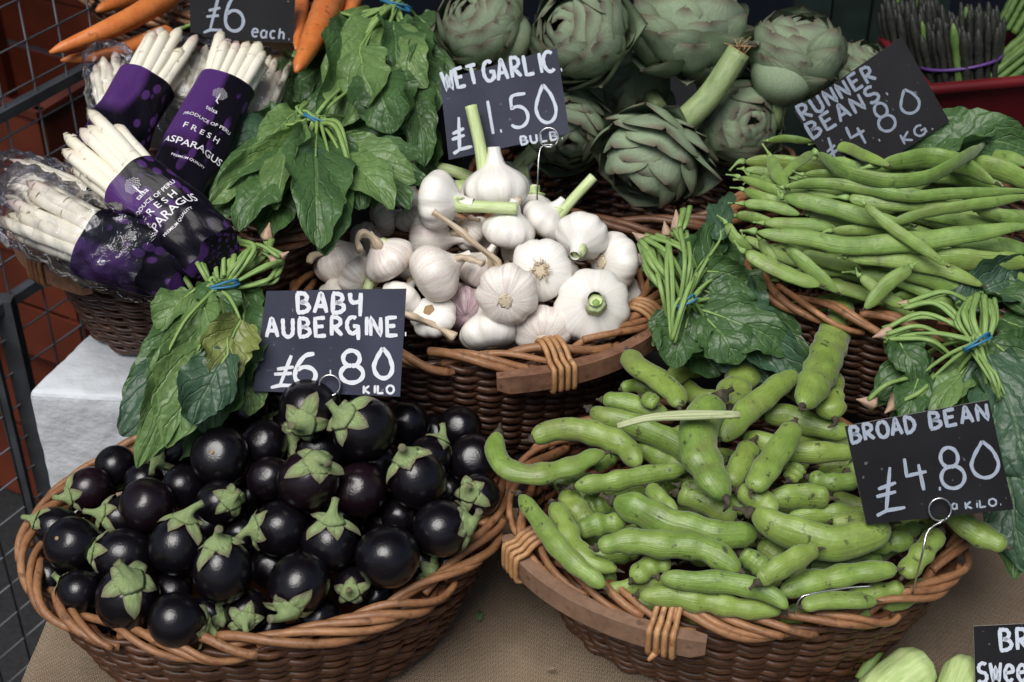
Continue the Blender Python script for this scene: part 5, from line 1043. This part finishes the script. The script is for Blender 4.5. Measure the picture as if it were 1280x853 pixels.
kc = thing('cardboard_sheet', P(350, 66, .34), 'brown cardboard sheet below the six pound price card', 'cardboard')
obj('sheet', MB().box((P(345, 62, .345)), (.10, .003, .05), basis((0, -.6, .8))[:, [0, 2, 1]]), kc, M['kraft'], smooth=False)

# ------------------------------------------------------------------ price cards, lettered with a paint pen
def arc(cx, cy, rx, ry, a0, a1, n=14): return [(cx + rx * math.cos(R(a)), cy + ry * math.sin(R(a))) for a in np.linspace(a0, a1, n)]
GL = {
 'A': [[(0, 0), (.42, 1), (.5, 1), (.9, 0)], [(.1, .34), (.8, .36)]], 'B': [[(.08, 1), (.08, 0)], [(.02, 1)] + arc(.3, .76, .45, .24, 90, -90)[2:] + arc(.3, .26, .58, .26, 88, -90)[1:] + [(.02, .0)]],
 'C': [arc(.55, .5, .52, .5, 50, 310)], 'D': [[(.08, 1), (.08, 0)], [(0, 1)] + arc(.1, .5, .78, .5, 80, -80) + [(0, 0)]], 'E': [[(.85, 1), (.08, .97), (.08, 0), (.88, .03)], [(.1, .52), (.72, .54)]],
 'G': [arc(.5, .55, .46, .45, 55, 270) + [(.85, .3), (.85, .52)], [(.5, .5), (.9, .52), (.88, -.25)]], 'g': [arc(.5, .5, .48, .5, 50, 330), [(.55, .45), (.95, .47), (.93, .05)]],
 'I': [[(.5, 1), (.5, 0)]], 'K': [[(.08, 1), (.08, 0)], [(.8, .98), (.1, .48), (.85, 0)]], 'L': [[(.1, 1), (.1, 0), (.85, .03)]], 'N': [[(.05, 0), (.08, 1), (.82, 0), (.86, 1)]],
 'O': [arc(.5, .5, .47, .5, 95, 455)], 'R': [[(.08, 1), (.08, 0)], [(0, 1)] + arc(.3, .74, .48, .26, 90, -90)[2:] + [(.1, .46)], [(.25, .47), (.88, 0)]],
 'S': [arc(.5, .75, .38, .25, 40, 230) + arc(.46, .26, .42, .26, 60, -150)], 'T': [[(0, .98), (1, 1)], [(.5, 1), (.48, 0)]], 'U': [[(.06, 1), (.08, .35)] + arc(.45, .33, .37, .33, 180, 360) + [(.84, 1)]],
 'W': [[(0, 1), (.25, 0), (.5, .8), (.75, 0), (1, 1)]], 'Y': [[(.06, 1), (.10, .62), (.3, .48), (.8, .55)], [(.84, 1), (.80, -.22)]], 'e': [[(.12, .42), (.85, .5)] + arc(.5, .42, .40, .42, 15, 320)],
 'a': [arc(.42, .38, .36, .38, 60, 330), [(.80, .75), (.80, .05), (.95, .02)]], 'c': [arc(.5, .4, .38, .38, 50, 310)], 'h': [[(.1, 1.1), (.1, 0)], [(.1, .45)] + arc(.42, .42, .3, .3, 150, 0) + [(.74, 0)]], '.': [[(.35, .04), (.55, .04)]],
 'i': [[(.5, .7), (.5, 0)], [(.48, .95), (.54, .95)]], '0': [[(.52, 1.02), (.2, .70)] + arc(.48, .38, .46, .36, 165, 375) + [(.80, .75), (.52, 1.02)]], '1': [[(.5, 1), (.52, 0)]],
 '4': [[(.12, 1), (.10, .42), (.95, .48)], [(.66, .75), (.72, -.12)]], '5': [[(.92, 1), (.28, .96), (.22, .58)] + arc(.45, .32, .45, .32, 120, -140)], '6': [[(.80, 1.0), (.30, .82)] + arc(.48, .32, .44, .33, 160, 0) + arc(.48, .32, .44, .33, 0, 0, 1) + arc(.48, .32, .44, .33, 0, 190)[::1]],
 '8': [arc(.5, .76, .34, .25, -90, 270), arc(.5, .26, .46, .28, 90, 450)], '£': [[(.80, 1.02), (.42, .05)], [(.30, .58), (.90, .66)], [(.20, .42), (.85, .46)], [(.10, .0), (.45, .08), (1.05, .08)]],
}
GL['6'] = [[(.84, 1.0), (.45, .92), (.14, .60), (.04, .30)] + arc(.48, .28, .44, .28, 180, 500)]
def card(label, corners, anchor, nrm, face, texts, paint, clip=None):
    nrm = unit(nrm); an = np.asarray(anchor); hit = lambda x, y, l=0.0: CAM + ray(x, y) * (((an - CAM) @ nrm + l) / (ray(x, y) @ nrm))
    t = thing('price_card', hit(*np.mean(corners, 0)), label, 'price card', 'handwritten price cards')
    n = 14; TL, TR, BR_, BL = [np.array(c, float) for c in corners]; fr = []; bkk = []
    for i in range(n + 1):
        v = i / n; fr.append([hit(*((TL * (1 - u) + TR * u) * (1 - v) + (BL * (1 - u) + BR_ * u) * v), 0.0) for u in np.linspace(0, 1, n + 1)])
    fr = np.array(fr); m = MB().grid(fr, flip=True); obj('board', m, t, face, smooth=False)
    bk = fr - nrm * .0012; m = MB().grid(bk); ring = lambda A: list(A[0]) + list(A[1:, -1]) + list(A[-1, ::-1][1:]) + list(A[::-1, 0][1:-1])
    m.grid(np.array([ring(fr), ring(bk)]), wrap=True); obj('board_edge', m, t, M['edge'] if face is not M['cardb'] else M['cardb'], smooth=False)
    lvl = [0]; rs = random.Random(len(label))
    def stroke(px, w, name='lettering'):
        pass
    for spec in texts:
        s, x0, y0, x1, y1, h, w = spec; m = MB(); bx = np.array([x1 - x0, y1 - y0], float); Lb = np.linalg.norm(bx); bx /= Lb; ux = np.array([bx[1], -bx[0]])
        adv = [(.45 if ch in '.I1i' else .55 if ch == ' ' else 1.0) for ch in s]; tot = sum(adv); unitw = Lb / tot; x = 0.0
        for ch, ad in zip(s, adv):
            if ch != ' ':
                gw = unitw * ad * (.80 if ad == 1 else 1); tilt = rs.uniform(-.03, .03); dy = rs.uniform(-.03, .03) * h
                for st in GL[ch]:
                    pts = [np.array([x0, y0]) + bx * (x + p[0] * gw + tilt * p[1] * h) + ux * (p[1] * h + dy) for p in st]
                    if len(pts) > 5: pts = list(spline([(*p, 0) for p in pts], len(pts) * 3)[:, :2])
                    else:
                        q = []
                        for a_, b_ in zip(pts[:-1], pts[1:]):
                            for f in np.linspace(0, 1, 6)[:-1]: q.append(a_ * (1 - f) + b_ * f)
                        pts = q + [pts[-1]]
                    pts = np.array(pts); lvl[0] += 1; lift = .0003 + .00004 * (lvl[0] % 12); Tn = np.gradient(pts, axis=0); Tn /= np.maximum(np.linalg.norm(Tn, axis=1), 1e-6)[:, None]; Nn = np.stack([-Tn[:, 1], Tn[:, 0]], 1)
                    k = len(pts); prof = np.clip(np.minimum(np.arange(k) + .55, k - np.arange(k) - .45) / 1.2, .55, 1) ** .5; prof = prof * (1 + .10 * np.sin(np.arange(k) * .9 + lvl[0]))
                    A = [[hit(*(pts[i] + Nn[i] * w * .45 * prof[i] * e_), lift) for e_ in (-1, -.35, .35, 1)] for i in range(k)]
                    m.grid(np.array(A), us=1, vs=k / 8)
            x += unitw * ad
        obj('lettering', m, t, paint, smooth=False)
    return hit
hA = card('grey card lettered baby aubergine standing above the aubergine heap', [(333, 364), (508, 361), (500, 496), (316, 489)], P(384, 500, .250), (0, -.86, .5), M['cardb'],
 [('BABY', 371, 391, 458, 391, 24, 6), ('AUBERGINE.', 333, 421, 512, 419, 23, 5.5), ('£', 335, 485, 378, 486, 40, 5), ('6', 367, 480, 404, 480, 38, 6), ('.', 409, 466, 418, 466, 20, 6), ('8', 425, 479, 463, 478, 39, 6), ('0', 468, 475, 499, 474, 38, 6), ('KILO', 454, 492, 495, 492, 10, 3.2)], M['paint'])
hG = card('dark card lettered wet garlic propped in front of the artichokes', [(550, 101), (696, 60), (712, 167), (561, 200)], P(636, 188, .315), (-.05, -.86, .5), M['cardb'],
 [('WET', 556, 114, 603, 104, 24, 5), ('gARLIC.', 606, 103, 706, 87, 25, 5), ('£', 564, 192, 596, 184, 42, 4.6), ('1', 604, 169, 628, 165, 42, 4.6), ('.', 622, 166, 632, 164, 20, 5), ('5', 637, 161, 671, 156, 41, 4.6), ('0', 673, 157, 706, 152, 48, 4.6), ('BULB.', 651, 181, 706, 173, 10, 3)], M['paints'])
hR = card('dark tilted card lettered runner beans at the top right', [(993, 139), (1127, 46), (1187, 152), (1055, 236)], P(1075, 208, .315), (-.1, -.86, .5), M['cardk'],
 [('RUNNER', 1005, 152, 1100, 96, 20, 4.6), ('BEANS.', 1015, 174, 1114, 116, 20, 4.6), ('£', 1038, 210, 1062, 196, 34, 4), ('4', 1066, 184, 1092, 172, 26, 4), ('.', 1096, 178, 1104, 174, 16, 4), ('8', 1102, 167, 1128, 155, 36, 4), ('0', 1131, 146, 1160, 132, 31, 4), ('Kg.', 1130, 181, 1170, 160, 13, 3.2)], M['paintr'])
hB = card('black card lettered broad bean clipped over the right side of the bean basket', [(1056, 533), (1236, 500), (1267, 637), (1083, 656)], P(1165, 650, .226), (-.02, -.86, .5), M['cardk'],
 [('BROAD', 1064, 554, 1150, 539, 20, 5.2), ('BEAN', 1163, 537, 1242, 524, 20, 5.2), ('£', 1092, 645, 1140, 637, 56, 5), ('4', 1133, 612, 1170, 607, 38, 5), ('.', 1169, 612, 1182, 611, 20, 5), ('8', 1178, 611, 1217, 604, 50, 5), ('0', 1217, 601, 1262, 594, 46, 5), ('a', 1190, 637, 1200, 636, 9, 2.6), ('KiLO.', 1207, 637, 1254, 631, 9, 2.6)], M['paintg'])
hC = card('dark card with six pounds each hanging above the asparagus at the top left', [(236, -40), (370, -36), (367, 54), (238, 48)], P(300, 52, .372), (0, -.86, .5), M['cardk'],
 [('£', 252, 41, 282, 42, 48, 4), ('6', 281, 38, 313, 38, 46, 4.5), ('each.', 314, 46, 364, 50, 12, 2.8)], M['paintg'])
hS = card('dark card at the bottom right corner with white lettering beside the corn husks', [(1217, 783), (1360, 776), (1366, 905), (1221, 912)], P(1290, 905, .03), (0, -.86, .5), M['cardk'],
 [('BR', 1250, 813, 1292, 811, 26, 5.5), ('SWee', 1222, 853, 1288, 851, 24, 5)], M['paints'])
def clip(lab, hit, cx, cy, r, pts, zend=None):
    t = thing('card_holder', hit(cx, cy, .004), lab, 'wire clip', 'coiled wire card holders')
    ring = [hit(cx + r * math.cos(a), cy + r * math.sin(a), .0035 + .0006 * a) for a in np.linspace(-.4, 2 * math.pi + .9, 40)]
    obj('ring', MB().tube(ring, .0009, 6), t, M['wire']); end = ring[-1]
    Q = [end] + [hit(x, y, .004 + .003 * i) for i, (x, y) in enumerate(pts)]; Q.append(Q[-1] + np.array([0, 0.004, -.05])); obj('wire_stem', MB().tube(spline(Q, 20), .0009, 6), t, M['wire'])
clip('wire clip ring gripping the bottom of the baby aubergine card', hA, 412, 482, 13, [(424, 496)])
clip('wire clip ring gripping the bottom edge of the wet garlic card', hG, 686, 172, 12, [(676, 185), (672, 228)])
clip('wire clip ring gripping the bottom edge of the broad bean card', hB, 1175, 637, 14, [(1178, 652), (1160, 664), (1152, 696)])
lw = thing('loose_wire', P(1040, 735, .19), 'loose thin bent wire lying on the pods near the front rim', 'wire')
obj('wire', MB().tube(spline([P(993, 768, .172), P(999, 750, .186), P(1012, 743, .190), P(1060, 735, .192), P(1092, 733, .193)], 20), .0008, 6), lw, M['wire'])

# ------------------------------------------------------------------ polystyrene box, metal cage trolley, orange crates
A0, A1, A2 = P(32, 490, .128), P(122, 404, .128), P(250, 503, .128); e1 = A1 - A0; e2 = A2 - A0; h0 = -.26
N_ = 26; fb = MB()
def lump(p): return .0012 * math.sin(p[0] * 130 + p[2] * 90) * math.cos(p[1] * 110 + p[2] * 70) + .0008 * math.sin(p[0] * 310 + p[1] * 270 + p[2] * 290)
bm_box = bpy.data.meshes.new('box'); Vb = [A0, A0 + e2, A0 + e2 + e1, A0 + e1]; Vb = [np.array(v) for v in Vb]; Vb = [v + np.array([0, 0, h0]) for v in Vb] + Vb
t_ = thing('polystyrene_box', A0, 'white lumpy polystyrene box under the asparagus basket at the left', 'box')
mb = MB(); mb.poly([v for v in Vb], [(0, 3, 2, 1), (4, 5, 6, 7), (0, 1, 5, 4), (1, 2, 6, 5), (2, 3, 7, 6), (3, 0, 4, 7)]); fo = obj('shell', mb, t_, M['foam'])
bv = fo.modifiers.new('round', 'BEVEL'); bv.width = .009; bv.segments = 4
sd = fo.modifiers.new('dense', 'SUBSURF'); sd.subdivision_type = 'SIMPLE'; sd.levels = sd.render_levels = 4
tx = bpy.data.textures.new('lumps', 'CLOUDS'); tx.noise_scale = .018; dp = fo.modifiers.new('lumps', 'DISPLACE'); dp.texture = tx; dp.strength = .005; dp.mid_level = .5
rim_ = MB(); rim_.box(((A0 + e2 * .5) + np.array([0, -.002, -.075])), (.2, .004, .004)); 
cg = thing('metal_cage', P(30, 640, -.2), 'grey welded wire cage trolley at the left edge beside the polystyrene box', 'cage')
Ba = P(0, 385, .02); Bb = P(100, 320, .02); dv_ = unit(Bb - Ba); s0, s1 = -.22, .62
def cgp(s, z): q = Ba + dv_ * s; return np.array([q[0], q[1], z])
def bar_(a, b, w, name='bar', m='steel'):
    a, b = np.asarray(a), np.asarray(b); T_ = unit(b - a); Mx = basis(T_); c = (a + b) / 2; obj(name, MB().box(c, (w, w, np.linalg.norm(b - a)), Mx), cg, M[m], smooth=False)
for k, z in enumerate(np.arange(-.60, .46, .052)): obj('wire', MB().tube([cgp(s0, z), cgp(s1, z)], .0016, 6), cg, M['steel'])
for s in np.arange(s0 + .03, s1, .052): obj('wire', MB().tube([cgp(s, -.62), cgp(s, .46)], .0016, 6), cg, M['steel'])
bar_(cgp(s0, .022), cgp(s1, .022), .014, 'rail')
def zray(x, y):   # height where a sight line meets the cage panel
    n = unit(np.cross(dv_, [0, 0, 1.])); d = ray(x, y); return (CAM + d * (((Ba - CAM) @ n) / (d @ n)))
q_ = zray(50, 118); bar_(cgp(s0, q_[2]), cgp(s1, q_[2]), .013, 'rail')
pq = zray(18, 430); ss = (pq - Ba) @ dv_; bar_(cgp(ss, -.84), cgp(ss, .03), .022, 'post'); bar_(cgp(s1, -.84), cgp(s1, .5), .02, 'post')
bar_(cgp(ss - .035, -.84), cgp(ss - .035, .03), .012, 'post')
def crate(cx, cy, z0, sx, sy, h, lab, rz=0):
    t = thing('plastic_crate', (cx, cy, z0), lab, 'crate', 'orange plastic crates behind the cage'); t.rotation_euler.z = rz; t['_w'] = [0., 0., 0.]
    for (x, y, a, b) in ((0, -sy / 2, sx, .006), (0, sy / 2, sx, .006), (-sx / 2, 0, .006, sy - .012), (sx / 2, 0, .006, sy - .012)):
        for q in range(2): obj('panel', MB().box((x, y, h * (q + .5) / 2), (a, b, h / 2 - .010)), t, M['orange'], smooth=False)
        obj('rim', MB().box((x, y, h + .004), (a + .012, b + .012, .012)), t, M['orange'], smooth=False)
    for (x, y) in ((-1, -1), (1, -1), (-1, 1), (1, 1)): obj('corner_post', MB().box((x * (sx / 2 - .012), y * (sy / 2 - .012), h / 2), (.022, .022, h - .006)), t, M['orange'], smooth=False)
    obj('floor', MB().box((0, 0, .004), (sx - .016, sy - .016, .006)), t, M['orange'], smooth=False)
ca = P(15, 250, -.1); crate(ca[0] - .03, ca[1] + .22, -.16, .42, .34, .22, 'orange plastic crate behind the wire cage on top of another', R(-28))
crate(ca[0] - .03, ca[1] + .22, -.42, .42, .34, .22, 'dark orange plastic crate lowest behind the wire cage', R(-28))
crate(ca[0] - .01, ca[1] + .30, -.84, .46, .40, .38, 'deep orange crate standing on the ground behind the cage', R(-28))

# ------------------------------------------------------------------ top right: red bin, green asparagus, dark boards
rb = thing('plastic_bin', P(1163, 105, .30), 'dark red plastic bin holding green asparagus at the top right edge', 'bin'); q0, q1 = P(1163, 106, .30), P(1340, 90, .30); ex = unit(q1 - q0); ey = np.array([-ex[1], ex[0], 0]); W_, D_, H_ = .34, .13, .165
def bb(u, v, z, o=0): return q0 + ex * u + ey * v + np.array([0, 0, z])
def ring_(o, z): return [bb(-o, -o, z), bb(W_ + o, -o, z), bb(W_ + o, D_ + o, z), bb(-o, D_ + o, z)]
m = MB(); m.grid(np.array([ring_(-.03, -H_), ring_(0, -.012), ring_(.010, -.010), ring_(.011, 0.0), ring_(.004, .003), ring_(-.004, 0), ring_(-.034, -H_ + .006)]), wrap=True, flip=True); m.poly(ring_(-.03, -H_), [(3, 2, 1, 0)])
o = obj('tub', m, rb, M['red'], smooth=False); bv = o.modifiers.new('b', 'BEVEL'); bv.width = .004; bv.segments = 3; bv.limit_method = 'ANGLE'
def green_bunch(lab, bx, by, tx, ty, n, hw, z0, z1, seed, lightc=False, bnd=None):
    rs = random.Random(seed); b, tp = PYp(bx, by, q0[1] + z0), PYp(tx, ty, q0[1] + z1); a = unit(tp - b); s_ = unit(np.cross(a, CAM - b)); nn = np.cross(s_, a); r = hw * depth(b) / F_PX; t = thing('asparagus_bunch', b, lab, 'asparagus', 'green asparagus bunches')
    for k in range(n):
        q = math.sqrt((k + .5) / n) * r; an = k * 2.39996; o1 = s_ * q * math.cos(an) + nn * q * math.sin(an) * .7; l = rs.uniform(-.015, .015)
        C = spline([b + o1 * .9, (b + tp) / 2 + o1, tp + o1 * 1.15 + a * l], 16); w = .0046 * rs.uniform(.8, 1.15)
        obj('spear', MB().tube(C, w * np.interp(np.linspace(0, 1, 16), [0, .7, .8, .9, 1], [1, 1, 1.25, 1.05, .3]) * (1 + .09 * np.sin(np.arange(16) * 2.9)), 7, vs=2), t, M['aspg'] if lightc or k % 23 == 5 else M['aspt'])
    if bnd:
        c = P(*bnd, z0 * .45 + z1 * .55); C = [(b + tp) / 2 + s_ * r * 1.02 * math.cos(x) + nn * r * .75 * math.sin(x) for x in np.linspace(0, 2 * math.pi, 30)]; obj('rubber_band', MB().tube(C, .0022, 6), t, M['pband'])
green_bunch('dark purple tipped green asparagus bunch standing in the red bin', 1205, 128, 1196, 22, 90, 48, .07, .09, 1, bnd=(1215, 55))
green_bunch('second dark asparagus bunch further left behind the red bin', 1150, 125, 1135, 5, 40, 32, .10, .13, 2)
green_bunch('asparagus bunch with pale green stalks leaning at the top right corner', 1240, 110, 1335, 35, 18, 26, .06, .07, 3, True)
green_bunch('bright green stalks at the very top right edge', 1262, 40, 1300, -25, 16, 24, .11, .13, 4, True)
bw_ = thing('painted_boards', PYp(1050, 60, .58), 'dark green painted vertical boards behind the artichokes', 'panel')
xl = PYp(1000, 0, .58)[0]
for k in range(4): obj('board', MB().box((xl + .02 + k * .052, .60 + .003 * (k % 2), .32), (.048, .016, .9)), bw_, M['gwood'], smooth=False)
prism('display_riser', .0, .95, .62, .92, -.017, .10, M['dark'], 'dark low riser at the very back behind the boards', 'riser')

# ------------------------------------------------------------------ corn husks at the bottom right
def husk(pts, r, z, lab, seed):
    C = spline([P(x, y, z) for x, y in pts], 26); rad = r * depth(C[-1]) / F_PX; t = thing('sweetcorn_cob', C.mean(0), lab, 'sweetcorn', 'sweetcorn cobs in husk')
    prof = np.interp(np.linspace(0, 1, 26), [0, .1, .4, .8, .93, 1], [.35, .55, .88, 1, .78, .2])
    obj('husk', MB().tube(C, rad * prof, 40, shape=lambda th: 1 + .025 * np.cos(9 * th) + .012 * np.cos(23 * th), vs=2), t, M['husk'])
    for k in range(3):
        rs = random.Random(seed + k); d = unit(C[0] - C[6]); b = C[8] + rng.normal(size=3) * .004; m, _ = leaf_mb(b, C[0] + d * .03 + np.array([rs.uniform(-.03, .02), 0, rs.uniform(0, .03)]), rad * .55, .1, rs.uniform(-1, 1), rs); obj('husk_leaf', m, t, M['husk'])
husk([(1070, 905), (1100, 868), (1128, 848), (1158, 828)], 33, .045, 'plump pale green corn husk at the bottom edge left of the corner card', 1)
husk([(1175, 915), (1190, 880), (1203, 848), (1214, 830)], 27, .040, 'corn husk partly hidden by the corner card', 2)
st = thing('cut_stalk', P(1085, 830, .03), 'short green cut stalk beside the corn husks', 'stalk'); obj('stalk', MB().tube(spline([P(1075, 850, .03), P(1088, 828, .04), P(1098, 812, .045)], 8), .006, 8), st, M['sstem'])

# ------------------------------------------------------------------ loose ends: cane tails on the broad bean basket, torn garlic skins and leaf scraps on the cloth
rt_, pt_b, cb_ = bk_bean
obj('cane_end', MB().tube(spline([P(838, 776, .150), P(846, 762, .158), P(857, 744, .166)], 8), .0042, 8, vs=3), rt_, M['cane'])
obj('cane_end', MB().tube(spline([P(826, 778, .148), P(820, 800, .132), P(822, 812, .125), P(810, 826, .120)], 12), [.0038] * 8 + [.0034, .003, .0024, .0014], 8, vs=3), rt_, M['cane'])
def scrap(px, py, z, s, m, nm, lab, seed, cat):
    rs = random.Random(seed); c = P(px, py, z); t = thing(nm, c, lab, cat); a = rs.uniform(0, 6.28); d = np.array([math.cos(a), math.sin(a), .1]); mm, _ = leaf_mb(c - d * s, c + d * s, s * .6, .25, rs.uniform(-.8, .8), rs, nl=12, nw=8); obj('flake', mm, t, m)
scrap(470, 800, .002, .007, M['gdry'], 'garlic_skin', 'scrap of dry garlic skin on the burlap between the two front baskets', 1, 'garlic skin')
scrap(690, 838, .002, .006, M['gdry'], 'garlic_skin', 'tiny papery garlic flake on the burlap near the bottom edge', 2, 'garlic skin')
scrap(600, 770, .002, .006, M['leaf2'], 'leaf_scrap', 'small green leaf scrap on the burlap between the front baskets', 3, 'leaf scrap')
